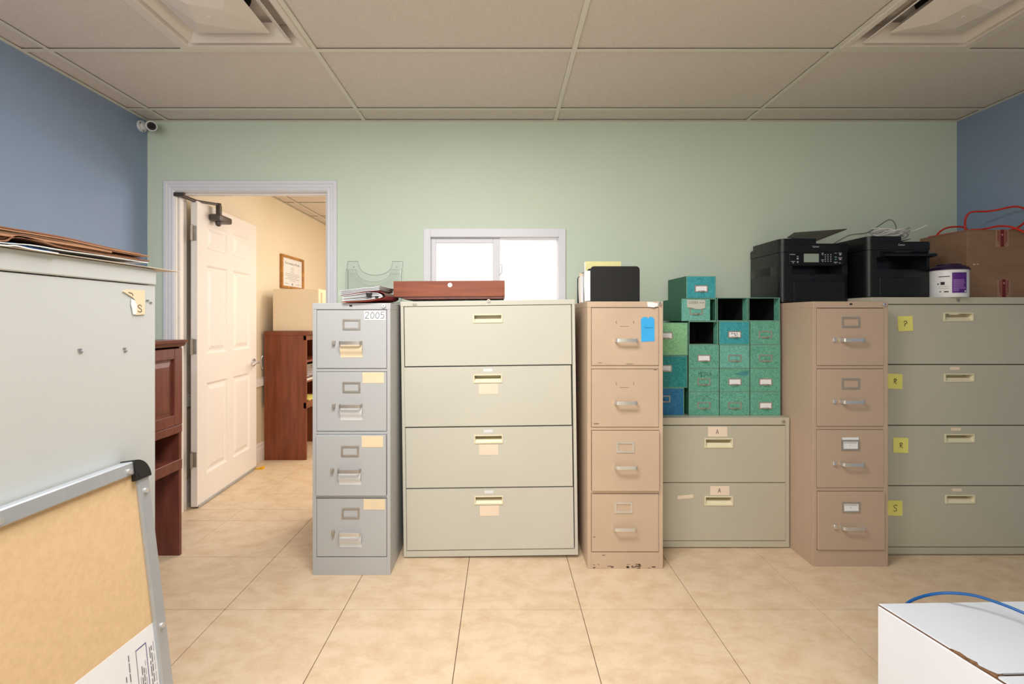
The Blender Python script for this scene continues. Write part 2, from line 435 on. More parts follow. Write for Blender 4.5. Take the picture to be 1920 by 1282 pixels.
# ------------------------------------------------------------------ door leaf, swung into the room beyond
door = bpy.data.objects.new('door_1', None); C.objects.link(door); struct(door)
door.location = (-2.062, YB + WT + .006, 0); door.rotation_euler = (0, 0, R(93.6))   # local +x runs along the leaf, local -y faces the doorway
DW, DT, DH = .855, .040, 2.045
b = MB()
cols = [(.115, .385), (.47, .74)]; rows = [(.20, .82), (1.02, 1.63), (1.74, 1.915)]
def leaf(b, y, s):
    xs = [0, cols[0][0], cols[0][1], cols[1][0], cols[1][1], DW]
    zs = [.014] + [q for r in rows for q in r] + [DH]
    for i in range(5):
        for j in range(7):
            if i in (1, 3) and j in (1, 3, 5): continue
            b.poly([(xs[i], y, zs[j]), (xs[i + 1], y, zs[j]), (xs[i + 1], y, zs[j + 1]), (xs[i], y, zs[j + 1])])
leaf(b, -DT, -1); leaf(b, 0, 1)
b.poly([(0, 0, .014), (0, -DT, .014), (0, -DT, DH), (0, 0, DH)]).poly([(DW, 0, .014), (DW, -DT, .014), (DW, -DT, DH), (DW, 0, DH)])
b.poly([(0, 0, DH), (0, -DT, DH), (DW, -DT, DH), (DW, 0, DH)]).poly([(0, 0, .014), (0, -DT, .014), (DW, -DT, .014), (DW, 0, .014)])
b.build('door_leaf', M_doorw, door, recalc=True)
for (a, c) in cols:
    for (z0, z1) in rows:
        b = MB()
        for y, s in ((-DT, 1), (0, -1)):
            lv = [(0, 0), (.014, .010), (.026, .010), (.052, .002)]
            R_ = [[b.bm.verts.new(p) for p in ((a + o, y + s * dp, z0 + o), (c - o, y + s * dp, z0 + o), (c - o, y + s * dp, z1 - o), (a + o, y + s * dp, z1 - o))] for o, dp in lv]
            for q, r in zip(R_, R_[1:]):
                for k in range(4): b.bm.faces.new((q[k], q[(k + 1) % 4], r[(k + 1) % 4], r[k]))
            b.bm.faces.new(R_[-1])
        b.build('door_panel', M_doorw, door)
for z in (.327, 1.077, 1.83):
    b = MB().cyl((-.010, -.012, z - .05), (-.010, -.012, z + .05), .0065, 12)
    b.box(-.0025, 0, -.036, -.004, z - .05, z + .05).box(-.0275, -.012, -.0145, -.012, z - .05, z + .05)
    b.cyl((-.010, -.012, z + .05), (-.010, -.012, z + .056), .0045, 10)
    for dz in (-.035, 0, .035): b.cyl((-.0034, -.024 + .008 * (dz == 0), z + dz), (-.002, -.024 + .008 * (dz == 0), z + dz), .0035, 8)
    b.build('hinge', M_nickel, door, smooth=True)
for s, y in ((-1, -DT), (1, 0)):
    b = MB().cyl((.79, y, .90), (.79, y + s * .012, .90), .032, 24).cyl((.79, y + s * .012, .90), (.79, y + s * .05, .90), .011, 14)
    b.tube([(.79, y + s * .048, .90), (.75, y + s * .053, .902), (.71, y + s * .05, .897), (.685, y + s * .046, .89)], [.011, .010, .008, .006], 10, smooth=0)
    b.build('lever_handle', M_chrome, door, smooth=True)
b = MB().box(.01, DW - .01, -DT - .006, -DT, .004, .022, bev=.001); b.build('door_sweep', M_alu, door)
# door closer on the leaf, its arm reaching back to the casing
cl = MB().box(.13, .30, -DT - .080, -DT, 1.944, 1.990, bev=.012, seg=2).build('door_closer', M_bronze, door, smooth=True)
MB().cyl((.185, -DT - .04, 1.945), (.185, -DT - .04, 1.930), .02, 16).sphere((.185, -DT - .04, 1.928), .018).build('adjusting_cap', M_bronze, cl, smooth=True)
MB().box(.165, .20, -DT - .058, -DT - .03, 1.988, 2.060, bev=.004).cyl((.182, -DT - .044, 2.055), (.182, -DT - .044, 2.072), .016, 14).build('closer_post', M_bronze, cl, smooth=True)
pinv = (Matrix.Translation(door.location) @ Matrix.Rotation(R(93.6), 4, 'Z')).inverted()
shoe = pinv @ Vector((-2.070, YB + .004, 2.056)); elbow = Vector((.182, -DT - .044, 2.064))
mid = shoe.lerp(elbow, .45) + Vector((0, 0, -.012))
b = MB().tube([elbow, mid], .009, 8).tube([mid + Vector((0, 0, -.004)), shoe], .012, 8)
b.box(shoe.x - .014, shoe.x + .008, shoe.y - .035, shoe.y + .03, shoe.z - .012, shoe.z + .014, bev=.003)
b.build('closer_arm', M_bronze, cl, smooth=True)

st = MB().prism([(0, 0, 0), (.07, 0, 0), (.07, 0, .024), (0, 0, .004)], (0, .03, 0)).build('door_wedge', M_yplast, loc=(-2.07, 3.93, 0))
tag(st, 'small yellow door wedge on the floor at the foot of the open white door', 'doorstop')

# ------------------------------------------------------------------ window in the back wall
win = struct(MB().box(WX0, WX0 + .008, YB + .005, YB + WT, WZ0, WZ1).box(WX1 - .008, WX1, YB + .005, YB + WT, WZ0, WZ1)
             .box(WX0 + .008, WX1 - .008, YB + .005, YB + WT, WZ1 - .008, WZ1).box(WX0 + .008, WX1 - .008, YB + .005, YB + WT, WZ0, WZ0 + .008).build('window_1', M_trim))
x0, x1, z0, z1 = -.499, .407, 1.07, 1.836
b = MB()
for (ax, bx, az, bz) in ((x0, WX0 + .005, z0, z1), (WX1 - .005, x1, z0, z1), (WX0 + .005, WX1 - .005, WZ1 - .005, z1), (WX0 + .005, WX1 - .005, z0, WZ0 + .012)):
    b.box(ax, bx, YB - .016, YB + .004, az, bz, bev=.002)
b.build('window_casing', M_trim, win)
mx = (930 - X0) * 3.03 / F
def sash(name, a, c, y, fr_l, fr_r):
    b = MB()
    z0, z1 = WZ0 + .008, WZ1 - .008; t = .030
    b.box(a, a + fr_l, y, y + .022, z0, z1, bev=.002).box(c - fr_r, c, y, y + .022, z0, z1, bev=.002)
    b.box(a + fr_l, c - fr_r, y, y + .022, z1 - t, z1, bev=.002).box(a + fr_l, c - fr_r, y, y + .022, z0, z0 + t, bev=.002)
    o = b.build(name, M_trim, win)
    MB().box(a + fr_l - .004, c - fr_r + .004, y + .009, y + .013, z0 + t - .004, z1 - t + .004).build('window_pane', M_frost, o)
    return o
sash('window_sash', WX0 + .008, mx + .026, YB + .012, .028, .046)
b = MB().box(mx + .012, WX1 - .008, YB + .062, YB + .066, WZ0 + .008, WZ1 - .008).build('window_pane', M_frost, win)
b = MB().box(mx + .018, mx + .026, YB + .006, YB + .02, 1.54, 1.61, bev=.003).tube([(mx + .024, YB + .012, 1.545), (mx + .036, YB + .0, 1.56), (mx + .036, YB + .0, 1.6), (mx + .028, YB + .008, 1.612)], .004, 8, smooth=3)
b.build('sash_catch', M_whitep, win, smooth=True)

# ------------------------------------------------------------------ ceiling diffusers
def diffuser(label, x0, x1, y0):
    cx, cy = (x0 + x1) / 2, y0 + .3095
    t = thing('air_diffuser', label, 'vent', (cx, cy, ZC), group='square air diffusers in the ceiling grid')
    def ring(lv, name, m, th=None):
        b = MB(); rs = []
        for h, z in lv: rs.append([b.bm.verts.new((sx * h, sy * h, z)) for sx, sy in ((-1, -1), (1, -1), (1, 1), (-1, 1))])
        for q, r in zip(rs, rs[1:]):
            for k in range(4): b.bm.faces.new((q[k], q[(k + 1) % 4], r[(k + 1) % 4], r[k]))
        return b.build(name, m, t, recalc=False)
    ring([(.293, -.001), (.291, -.005), (.268, -.006), (.262, -.003), (.246, .022), (.236, .072), (.238, .075), (.292, .06), (.293, -.001)], 'outer_frame', M_vent)
    ring([(.228, -.012), (.231, -.009), (.212, .006), (.176, .046), (.172, .046), (.206, .003), (.228, -.012)], 'louver_cone', M_vent)
    b = MB(); a = R(18)
    def sq(h, z, r=0): return [b.bm.verts.new((h * 1.41421 * math.cos(r + R(45 + 90 * k)), h * 1.41421 * math.sin(r + R(45 + 90 * k)), z)) for k in range(4)]
    top, lo, inn = sq(.115, .046), sq(.165, -.006), sq(.062, -.040, a)
    for k in range(4):
        b.bm.faces.new((top[k], top[(k + 1) % 4], lo[(k + 1) % 4], lo[k]))
        b.bm.faces.new((lo[k], lo[(k + 1) % 4], inn[k])); b.bm.faces.new((lo[(k + 1) % 4], inn[(k + 1) % 4], inn[k]))
    b.bm.faces.new(inn)
    pl = b.build('centre_plate', M_vent, t)
    MB().cyl((0, 0, -.040), (0, 0, -.043), .008, 12).build('screw', M_vent, pl)
    MB().box(-.238, .238, -.238, .238, .0755, .078).build('back_pan', M_vent, t)
    b = MB().cyl((0, 0, .0735), (0, 0, .075), .15, 28)
    b.build('duct_neck', M_black, t, smooth=True)
    return t
diffuser('white square ceiling air diffuser above the open doorway, left of the two', *VL, CY[2])
diffuser('white square ceiling air diffuser above the black printers, right of the two', *VR, CY[2])

# ------------------------------------------------------------------ security camera
t = thing('security_camera', 'small white bullet security camera in the upper left corner by the ceiling', 'camera', (XL, 2.950, 2.472))
MB().cyl((0, 0, 0), (.014, 0, 0), .034, 24).cyl((.014, 0, 0), (.028, 0, 0), .02, 18).cyl((.0135, -.024, .012), (.0150, -.024, .012), .004, 8, mi=1).cyl((.0135, .004, -.028), (.0150, .004, -.028), .004, 8, mi=1).build('mount', [M_whitep, M_black], t, smooth=True)
d = Vector((.60, -.73, -.30)).normalized(); c0 = Vector((.098, -.045, -.018))
MB().tube([(.024, 0, 0), (.045, -.006, -.004), c0 - d * .03], .012, 12).build('arm', M_whitep, t, smooth=True)
MB().cyl(c0 - d * .05, c0 + d * .06, .029, 24).build('body', M_whitep, t, smooth=True)
b = MB().tube([c0 + d * .059, c0 + d * .064], [.0235, .0235], 24).build('lens_ring', M_bplast, t, smooth=True)
MB().tube([c0 + d * .063, c0 + d * .068], [.016, .011], 20).build('lens', M_bgloss, t, smooth=True)

# ------------------------------------------------------------------ file cabinets
def uhandle(b, xc, zc, wd, out, hgt, y, th=.003, mi=0):
    """flat bright bar bent back to the drawer face at both ends"""
    r = .012; P = []
    h = wd / 2
    P = [(-h, 0), (-h + .001, -out + r)] + [(-h + r - r * math.cos(a) + .001, -out + r - r * math.sin(a)) for a in (R(30), R(60), R(90))]
    P += [(-x, yy) for x, yy in P[::-1]]
    lo = [(xc + x, y + yy, zc - hgt / 2) for x, yy in P]; hi = [(xc + x, y + yy, zc + hgt / 2) for x, yy in P]
    n = len(P)
    outv, inv = [], []
    for i, (x, yy) in enumerate(P):
        a = Vector(P[max(i - 1, 0)]); c = Vector(P[min(i + 1, n - 1)]); dd = (c - a).normalized(); nn = Vector((-dd.y, dd.x)) * -th
        inv.append((x - nn.x, yy - nn.y))
    loop_o = [[b.bm.verts.new((xc + x, y + yy, zc + s * hgt / 2)) for x, yy in P] for s in (-1, 1)]
    loop_i = [[b.bm.verts.new((xc + x, y + yy, zc + s * hgt / 2)) for x, yy in inv] for s in (-1, 1)]
    for i in range(n - 1):
        for q in ((loop_o[0][i], loop_o[0][i + 1], loop_o[1][i + 1], loop_o[1][i]), (loop_i[0][i + 1], loop_i[0][i], loop_i[1][i], loop_i[1][i + 1]),
                  (loop_o[1][i], loop_o[1][i + 1], loop_i[1][i + 1], loop_i[1][i]), (loop_o[0][i + 1], loop_o[0][i], loop_i[0][i], loop_i[0][i + 1])):
            b.bm.faces.new(q).material_index = mi
def frame_bars(b, x0, x1, z0, z1, y, wd, th, mi=0):
    b.box(x0, x1, y - th, y, z1 - wd, z1, bev=.0006, mi=mi).box(x0, x1, y - th, y, z0, z0 + wd, bev=.0006, mi=mi)
    b.box(x0, x0 + wd, y - th, y, z0 + wd, z1 - wd, mi=mi).box(x1 - wd, x1, y - th, y, z0 + wd, z1 - wd, mi=mi)

GL = {  # hand lettering, unit height
 '2': [[(0, .8), (.15, 1), (.45, 1), (.55, .75), (.3, .4), (0, .05), (.25, .05), (.6, 0)]],
 '0': [[(.3, 1), (.05, .6), (.08, .15), (.35, 0), (.6, .35), (.55, .8), (.3, 1)]],
 '5': [[(.6, 1), (.15, 1), (.1, .6), (.4, .62), (.58, .35), (.4, .03), (.05, .08)]],
 'P': [[(.1, 0), (.18, .55)], [(0, .75), (.2, 1), (.5, .95), (.55, .65), (.35, .45), (.18, .5)]],
 'R': [[(.12, .1), (.2, .95)], [(.05, .8), (.3, 1), (.55, .85), (.45, .55), (.2, .5), (.6, .0)]],
 'S': [[(.6, .9), (.35, 1), (.1, .85), (.15, .6), (.5, .42), (.55, .15), (.3, 0), (0, .12)]],
 'A': [[(0, 0), (.3, 1), (.6, 0)], [(.12, .36), (.5, .36)]],
 'M': [[(0, 0), (.12, 1), (.3, .4), (.5, 1), (.6, 0)]], 'E': [[(.55, 1), (.1, .95), (.05, 0), (.55, .05)], [(.08, .5), (.4, .52)]],
 'D': [[(.08, 0), (.12, 1), (.5, .8), (.55, .3), (.08, 0)]], 'I': [[(.25, 0), (.35, 1)]],
 'C': [[(.6, .9), (.3, 1), (.05, .6), (.1, .15), (.4, 0), (.62, .12)]], 'L': [[(.1, 1), (.08, .03), (.55, .05)]],
 'O': [[(.3, 1), (.03, .6), (.1, .1), (.4, 0), (.6, .4), (.5, .9), (.3, 1)]], 'T': [[(0, .95), (.6, 1)], [(.3, 1), (.28, 0)]],
}
def hand(b, txt, o, u, v, h, wd, mi, sp=.78):
    o = Vector(o); n = len(txt)
    for i, ch in enumerate(txt):
        if ch == ' ': continue
        oo = o + Vector(u) * (h * sp * (i - (n - 1) / 2) - .3 * h)
        for st_ in GL[ch]: b.stroke(st_, oo, u, v, h, wd, mi)
UX, UZ = Vector((1, 0, 0)), Vector((0, 0, 1))

class Cab:
    """converts photo measurements on the front of a cabinet into its own metres"""
    def __init__(s, sc, px0, px1, ptop, z_bot=0):
        s.s = sc; s.d = F / sc; s.x0 = (px0 - X0) / sc; s.x1 = (px1 - X0) / sc; s.cx = (s.x0 + s.x1) / 2
        s.hw = (s.x1 - s.x0) / 2; s.h = H - (ptop - Y0) / sc
    def x(s, px): return (px - X0) / s.s - s.cx
    def z(s, py): return H - (py - Y0) / s.s

def vertical_file(name, label, c, depth, m, lip, dx, rows, kick, lock=None, badge=None, group=None):
    t = thing(name, label, 'file cabinet', (c.cx, c.d, 0), group=group)
    hw, h = c.hw, c.h; dx0, dx1 = c.x(dx[0]), c.x(dx[1]); zl = c.z(lip); zk = c.z(kick)
    b = MB().box(-hw, hw, .02, depth, 0, h - .004)
    b.box(-hw, dx0, 0, .02, 0, zl, bev=.001).box(dx1, hw, 0, .02, 0, zl, bev=.001)
    zs = [(c.z(r[0]), c.z(r[1])) for r in rows]
    for a, q in zip(zs, zs[1:]): b.box(dx0, dx1, .002, .02, q[0], a[1], bev=.001)
    b.build('body', m, t)
    MB().box(-hw - .001, hw + .001, -.001, depth + .001, zl, h, bev=.002, seg=2).build('top_cap', m, t)
    MB().box(dx0, dx1, .0, .02, 0, zk - .001, bev=.001).build('kick_plate', m, t)
    ds = []
    for (z1, z0), r in zip(zs, rows):
        off = r[2]
        o = MB().box(dx0 + .002, dx1 - .002, -.002 - off, .0195, z0 + .002, z1 - .002, bev=.0018, seg=2).build('drawer', m, t)
        ds.append((o, -.002 - off))
    if lock: MB().cyl((c.x(lock[0]), -.0015, c.z(lock[1])), (c.x(lock[0]), -.010, c.z(lock[1])), .0095, 18).cyl((c.x(lock[0]), -.010, c.z(lock[1])), (c.x(lock[0]), -.0115, c.z(lock[1])), .006, 12).box(c.x(lock[0]) - .0012, c.x(lock[0]) + .0012, -.0122, -.0114, c.z(lock[1]) - .004, c.z(lock[1]) + .004, mi=1).build('lock', [M_chrome, M_black], t, smooth=True)
    if badge: MB().box(c.x(badge[0]) - .0065, c.x(badge[0]) + .0065, -.003, -.001, c.z(badge[1]) - .004, c.z(badge[1]) + .004, mi=0).build('badge', M_bplast, t)
    return t, ds
def bar_handle(c, d, px0, px1, py, hgt=.017, out=.03, m=None):
    b = MB(); uhandle(b, (c.x(px0) + c.x(px1)) / 2, c.z(py), c.x(px1) - c.x(px0), out, hgt, d[1])
    return b.build('handle', m or M_chrome, d[0], smooth=True)
def holder(c, d, px0, px1, py0, py1, m=None, card=None, inner=None):
    b = MB(); x0, x1, z1, z0 = c.x(px0), c.x(px1), c.z(py0), c.z(py1)
    frame_bars(b, x0, x1, z0, z1, d[1], .0085, .004)
    o = b.build('label_holder', m or M_nickel, d[0])
    return (x0, x1, z0, z1)
def note(c, d, px0, px1, py0, py1, m, name='paper_label', rot=0, letter=None, lh=0, ink=.0022, label=None, dy=.0006, curl=0, lx=0, lz=0, mi_ink=None):
    x0, x1, z1, z0 = c.x(px0), c.x(px1), c.z(py0), c.z(py1); cx, cz = (x0 + x1) / 2, (z0 + z1) / 2
    hw, hh = (x1 - x0) / 2, (z1 - z0) / 2
    b = MB(); n = 5
    A = [(-hw, -curl * (k / n) ** 2 * 1.0 - .0002, hh - 2 * hh * k / n) for k in range(n + 1)] if curl else [(-hw, 0, hh), (-hw, 0, -hh)]
    Bp = [(-x, y, z) for x, y, z in A]
    b.ribbon(A, Bp, (0, -.0004, 0))
    if letter:
        hand(b, letter, (lx, -.0008 - curl * .7, -lh / 2 + lz), UX, UZ, lh, ink, 1)
    o = b.build(name, [m, mi_ink or M_ink], d[0])
    o.location = (cx, d[1] - dy, cz); o.rotation_euler = (0, R(rot), 0)
    if label: lab(o, label)
    return o
def curled(c, d, px0, px1, py0, py1, m, label=None):
    """slip tucked behind the bar handle, bulging outwards"""
    x0, x1, z1, z0 = c.x(px0), c.x(px1), c.z(py0), c.z(py1)
    b = MB(); n = 8
    P = [(d[1] - .0006 - .012 * math.sin(math.pi * min(1, k / n * 1.25)) ** 1.0, z1 - (z1 - z0) * k / n) for k in range(n + 1)]
    P = [(min(y, d[1] - .0006), z) for y, z in P]
    b.ribbon([(x0, y, z) for y, z in P], [(x1, y, z) for y, z in P], (0, -.0004, 0))
    o = b.build('paper_slip', m, d[0], smooth=True)
    if label: lab(o, label)

# grey four-drawer
cg = Cab(381, 586, 732, 568)
t, ds = vertical_file('filing_cabinet', 'light grey four-drawer metal filing cabinet with bar handles beside the doorway', cg, .672, M_grey, 580, (593.5, 725.5),
                      [(580.5, 691, 0), (696.5, 808.5, 0), (814, 928.5, .010), (933.5, 1043.5, 0)], 1044, lock=(720, 573.5), badge=(658, 573))
for i, (d, hy, l0) in enumerate(zip(ds, (642.5, 760, 879.5, 997.5), (598, 715.5, 834, 951))):
    k = -1.5 if i >= 2 else 0
    bar_handle(cg, d, 638 + k, 680 + k, hy, m=M_nickel if i < 3 else M_chrome)
    holder(cg, d, 643 + k, 676 + k, l0, l0 + 20)
    MB().box(cg.x(624.5 + k), cg.x(629.5 + k), d[1] - .014, d[1], cg.z(hy + 4), cg.z(hy - 4), bev=.002).build('thumb_latch', M_nickel, d[0])
    curled(cg, d, 639 + k, 680 + k, hy + 1, hy + 27.5, M_manila if i == 0 else M_tape, 'cream paper slip tucked behind the handle' if i == 0 else 'white paper slip tucked behind the handle')
note(cg, ds[0], 683, 723, 582, 600, M_tape, name='paper_label', letter='2005', lh=.032, ink=.0022, label='white tape label marked 2005')
for i, (y0, y1, a) in enumerate(((697.5, 718, 680), (816, 837, 679.5), (935, 955, 682))):
    note(cg, ds[i + 1], a, a + 40, y0, y1, M_manila, label='faded cream card label')

# beige four-drawer, middle
cb = Cab(371.4, 1101.5, 1243, 565)
tb, ds = vertical_file('filing_cabinet', 'worn beige four-drawer metal filing cabinet with a blue tag on its top drawer', cb, .625, M_beige, 576, (1108.5, 1235.5),
                       [(576.5, 685.5, 0), (691.5, 801, 0), (806.5, 919.5, .012), (925, 1034.5, 0)], 1035, lock=(1236, 568.5))
for i, (d, hy) in enumerate(zip(ds, (637.5, 753.5, 872, 988))):
    bar_handle(cb, d, 1152 - i * .9, 1193.5 - i * .8, hy, out=.032)
    if i >= 2: holder(cb, d, 1154.5 - 2 * (i - 2), 1187.5 - 2 * (i - 2), (827, 941)[i - 2], (847, 961)[i - 2], m=M_chrome)
    else:
        yc = (604, 719)[i]; b = MB()
        for px in (1155.5, 1188): lab(MB().box(cb.x(px) - .0012, cb.x(px) + .0012, d[1] - .0004, d[1] + .001, cb.z(yc + 2.5), cb.z(yc - 2.5)).build('holder_slot', M_stain, d[0]), 'dark slot where a label holder is missing')
        lab(MB().box(cb.x(1162), cb.x(1179), d[1] - .0003, d[1] + .001, cb.z(yc + 7.6), cb.z(yc + 7)).build('scratch', M_stain, d[0]), 'thin scratch under the missing label holder')
b = MB()
hw_, hh_ = .0335, .0625
pts = [(-hw_, -hh_), (hw_, -hh_ + .004), (hw_ - .001, hh_ - .012), (hw_ - .010, hh_), (.006, hh_ + .001), (.004, hh_ - .006), (-.003, hh_ - .006), (-.005, hh_ + .001), (-hw_ + .008, hh_ - .001), (-hw_ - .002, hh_ - .012)]
b.prism([(x, 0, z) for x, z in pts], (0, -.0006, 0))
b.stroke([(-.35, 0), (-.2, .04), (-.1, 0), (.1, -.03), (.3, .04), (.42, .02), (.6, .03)], (-.002, -.0009, .008), UX, UZ, .042, .0022, 1)
o = b.build('paper_tag', [M_bluetag, mat('dark_blue_ink', (20, 96, 150), .7)], ds[0][0]); o.location = (cb.x(1214.5), ds[0][1] - .001, cb.z(617.5)); lab(o, 'bright blue paper tag with handwriting')
b = MB().ribbon([(cb.x(1213), -.003, cb.z(566)), (cb.x(1222), -.010, cb.z(566.5)), (cb.x(1234), -.003, cb.z(569))], [(cb.x(1214), -.004, cb.z(575)), (cb.x(1224), -.012, cb.z(576.5)), (cb.x(1233), -.003, cb.z(574))], (0, -.0008, 0))
lab(b.build('tape_scrap', M_paper, tb, smooth=True), 'white peeling tape beside the lock')
b = MB()
rr = random.Random(3)
for k in range(26):
    px = rr.uniform(1110, 1238); py = rr.uniform(1057, 1065); w_ = rr.uniform(.003, .014)
    if rr.random() < .4: px = rr.uniform(1175, 1205)
    x, z = cb.x(px), cb.z(py); hgt = rr.uniform(.001, .0035)
    n = 7; b.poly([(x + w_ * math.cos(2 * math.pi * q / n) * rr.uniform(.6, 1), -.0006, max(.0005, z + hgt * math.sin(2 * math.pi * q / n))) for q in range(n)])
for (px, py, w_, hgt) in ((1132, 1040, .010, .0015), (1114, 1006, .006, .002), (1180, 682, .02, .0012), (1125, 680, .012, .0012), (1228, 693, .01, .0016), (1118, 794, .016, .0022)):
    x, z = cb.x(px), cb.z(py); b.poly([(x + w_ * math.cos(2 * math.pi * q / 8), -.0029, z + hgt * math.sin(2 * math.pi * q / 8)) for q in range(8)])
lab(b.build('scuff_marks', M_stain, tb), 'brown scuffs and chipped paint')

# tan four-drawer, right
ct = Cab(368, 1525, 1665, 565)
tt, ds = vertical_file('filing_cabinet', 'tan four-drawer metal filing cabinet standing under the left black printer', ct, .600, M_tan, 577, (1531.5, 1657.5),
                       [(577.5, 685.5, 0), (691, 799.5, 0), (805, 914.5, 0), (920.5, 1030.5, .006)], 1031, lock=(1656, 570.5), badge=(1595, 570))
for i, (d, hy, l0) in enumerate(zip(ds, (637, 752, 868, 985.5), (594, 709, 824, 939.5))):
    bar_handle(ct, d, 1574 - i * .5, 1616.5 - i * .5, hy)
    x0, x1, z0, z1 = holder(ct, d, 1577 - i * .3, 1611 - i * .3, l0, l0 + 20)
    MB().box(ct.x(1559.5), ct.x(1566), d[1] - .012, d[1], ct.z(hy + 3.5), ct.z(hy - 4), bev=.002).build('thumb_latch', M_chrome, d[0])
    if i >= 2:
        b = MB().box(x0 + .006, x1 - .004, d[1] - .0016, d[1] - .0006, z0 + .005, z1 + (.012 if i == 2 else -.004))
        b.text('ACCOUNTING', ((x0 + x1) / 2, d[1] - .0019, z1 - .019), UX, UZ, .0095, 1)
        b.text('A-' if i == 2 else '01', ((x0 + x1) / 2, d[1] - .0019, z1 - .031), UX, UZ, .008, 1)
        lab(b.build('label_card', [M_paper, M_ink], d[0]), 'white printed label card')

# ------------------------------------------------------------------ lateral files
def lateral_file(label, c, depth, m, lip, rows, base, pulls, lock=None, badge=None, side=.016, tilt=0, loc=None):
    t = thing('lateral_file', label, 'file cabinet', loc or (c.cx, c.d, 0))
    if tilt: t.rotation_euler = (0, tilt, 0)
    hw, h = c.hw, c.h; zl = c.z(lip); zb = c.z(base)
    b = MB().box(-hw, hw, .06, depth, .006, h - .004)
    b.box(-hw, -hw + side, 0, .06, .006, zl, bev=.001).box(hw - side, hw, 0, .06, .006, zl, bev=.001).box(-hw + side, hw - side, 0, .06, .006, zb, bev=.001)
    b.build('body', m, t)
    MB().box(-hw - .001, hw + .001, -.001, depth + .001, zl, h, bev=.002, seg=2).build('top_cap', m, t)
    b = MB()
    for sx in (-1, 1):
        for y in (.04, depth - .05): b.cyl((sx * (hw - .04), y, 0), (sx * (hw - .04), y, .008), .016, 12)
    b.build('levelling_feet', M_bplast, t)
    ds = []
    for i, (r, p) in enumerate(zip(rows, pulls)):
        z1, z0 = c.z(r[0]), c.z(r[1]); a, q = -hw + side + .002 + r[2], hw - side - .002 + r[3]
        x0, x1, pz1, pz0 = c.x(p[0]), c.x(p[1]), c.z(p[2]), c.z(p[3]); e = .004
        hx0, hx1, hz0, hz1 = x0 + e, x1 - e, pz0 + e, pz1 - e; y0, y1 = -.003, .018
        b = MB().box(a, hx0, y0, y1, z0, z1).box(hx1, q, y0, y1, z0, z1).box(hx0, hx1, y0, y1, z0, hz0).box(hx0, hx1, y0, y1, hz1, z1)
        o = b.build('drawer', m, t)
        b = MB(); frame_bars(b, x0, x1, pz0, pz1, y0, .006, .004)
        zm = pz0 + (pz1 - pz0) * .46; i0, i1 = x0 + .006, x1 - .006; f0, f1 = pz0 + .0045, pz1 - .0045
        b.poly([(i0, y0, f0), (i1, y0, f0), (i1 - .003, .010, zm), (i0 + .003, .010, zm)])
        b.poly([(i0 + .003, .010, zm), (i1 - .003, .010, zm), (i1 - .003, .052, zm + .002), (i0 + .003, .052, zm + .002)])
        b.poly([(i0, .052, zm), (i1, .052, zm), (i1, .052, f1), (i0, .052, f1)])
        b.poly([(i0, y0, f0), (i0 + .003, .010, zm), (i0 + .001, .052, zm), (i0, .052, f1), (i0, y0, f1)]).poly([(i1, y0, f0), (i1 - .003, .010, zm), (i1 - .001, .052, zm), (i1, .052, f1), (i1, y0, f1)])
        b.poly([(i0, y0, f1), (i1, y0, f1), (i1, .052, f1), (i0, .052, f1)])
        b.build('recessed_pull', M_pull, o)
        ds.append((o, y0))
    if lock: MB().cyl((c.x(lock[0]), -.001, c.z(lock[1])), (c.x(lock[0]), -.006, c.z(lock[1])), .009, 18).box(c.x(lock[0]) - .001, c.x(lock[0]) + .001, -.0068, -.0058, c.z(lock[1]) - .004, c.z(lock[1]) + .004, mi=1).build('lock', [M_nickel, M_black], t, smooth=True)
    if badge: MB().box(c.x(badge[0]) - .011, c.x(badge[0]) + .011, -.0025, -.001, c.z(badge[1]) - .0045, c.z(badge[1]) + .0045, bev=.002).build('badge', M_nickel, t)
    return t, ds

cl1 = Cab(356, 757, 1084, 565.2)
tilt = R(-.75)
t1, ds = lateral_file('wide putty four-drawer lateral file leaning slightly, in front of the frosted window', cl1, .50, M_putty, 574.5,
                      [(575.5, 686.5, .003, -.003), (688.8, 800, -.001, -.008), (802.5, 914.5, .001, -.006), (917, 1031, .001, -.004)], 1033,
                      [(893, 948, 591, 607), (892, 946, 703.5, 719.5), (892, 946, 816.8, 832.8), (891, 945, 931, 947)], lock=(922.5, 566), badge=(784, 571), tilt=tilt,
                      loc=(cl1.cx, cl1.d, cl1.hw * math.sin(-tilt)))
for i, (y0, xx) in enumerate(((721, 902), (835, 901), (949, 901))):
    note(cl1, ds[i + 1], xx, xx + 36, y0, y0 + 19.5, M_pink, label='pale pink blank paper label')
    note(cl1, ds[i + 1], xx + 9, xx + 26, y0 - 28, y0 - 22.5, M_tape, label='scrap of whitish tape')
cl2 = Cab(341, 1221, 1480, 783)
t2, ds = lateral_file('low putty two-drawer lateral file carrying the stack of green card boxes', cl2, .415, M_putty2, 796.5,
                      [(798, 903.5, 0, 0), (905, 1012.5, 0, 0)], 1014, [(1320.5, 1373.5, 821, 839), (1320.5, 1373.5, 929.5, 947)], lock=(1468.5, 790), side=.022)
note(cl2, ds[0], 1327, 1363, 799.5, 818, M_pink, letter='A', lh=.024, ink=.0024, label='pinkish label lettered A above the upper pull', lx=-.002)
note(cl2, ds[1], 1331, 1367, 910.5, 927.5, M_pink, letter='A', lh=.024, ink=.0024, label='pinkish label lettered A above the lower pull', lx=-.002)
note(cl2, ds[1], 1270, 1299, 927.5, 934, M_pink, rot=-5, name='tape_scrap', label='pinkish strip of old tape')
cl3 = Cab(351.6, 1634, 1958, 557)
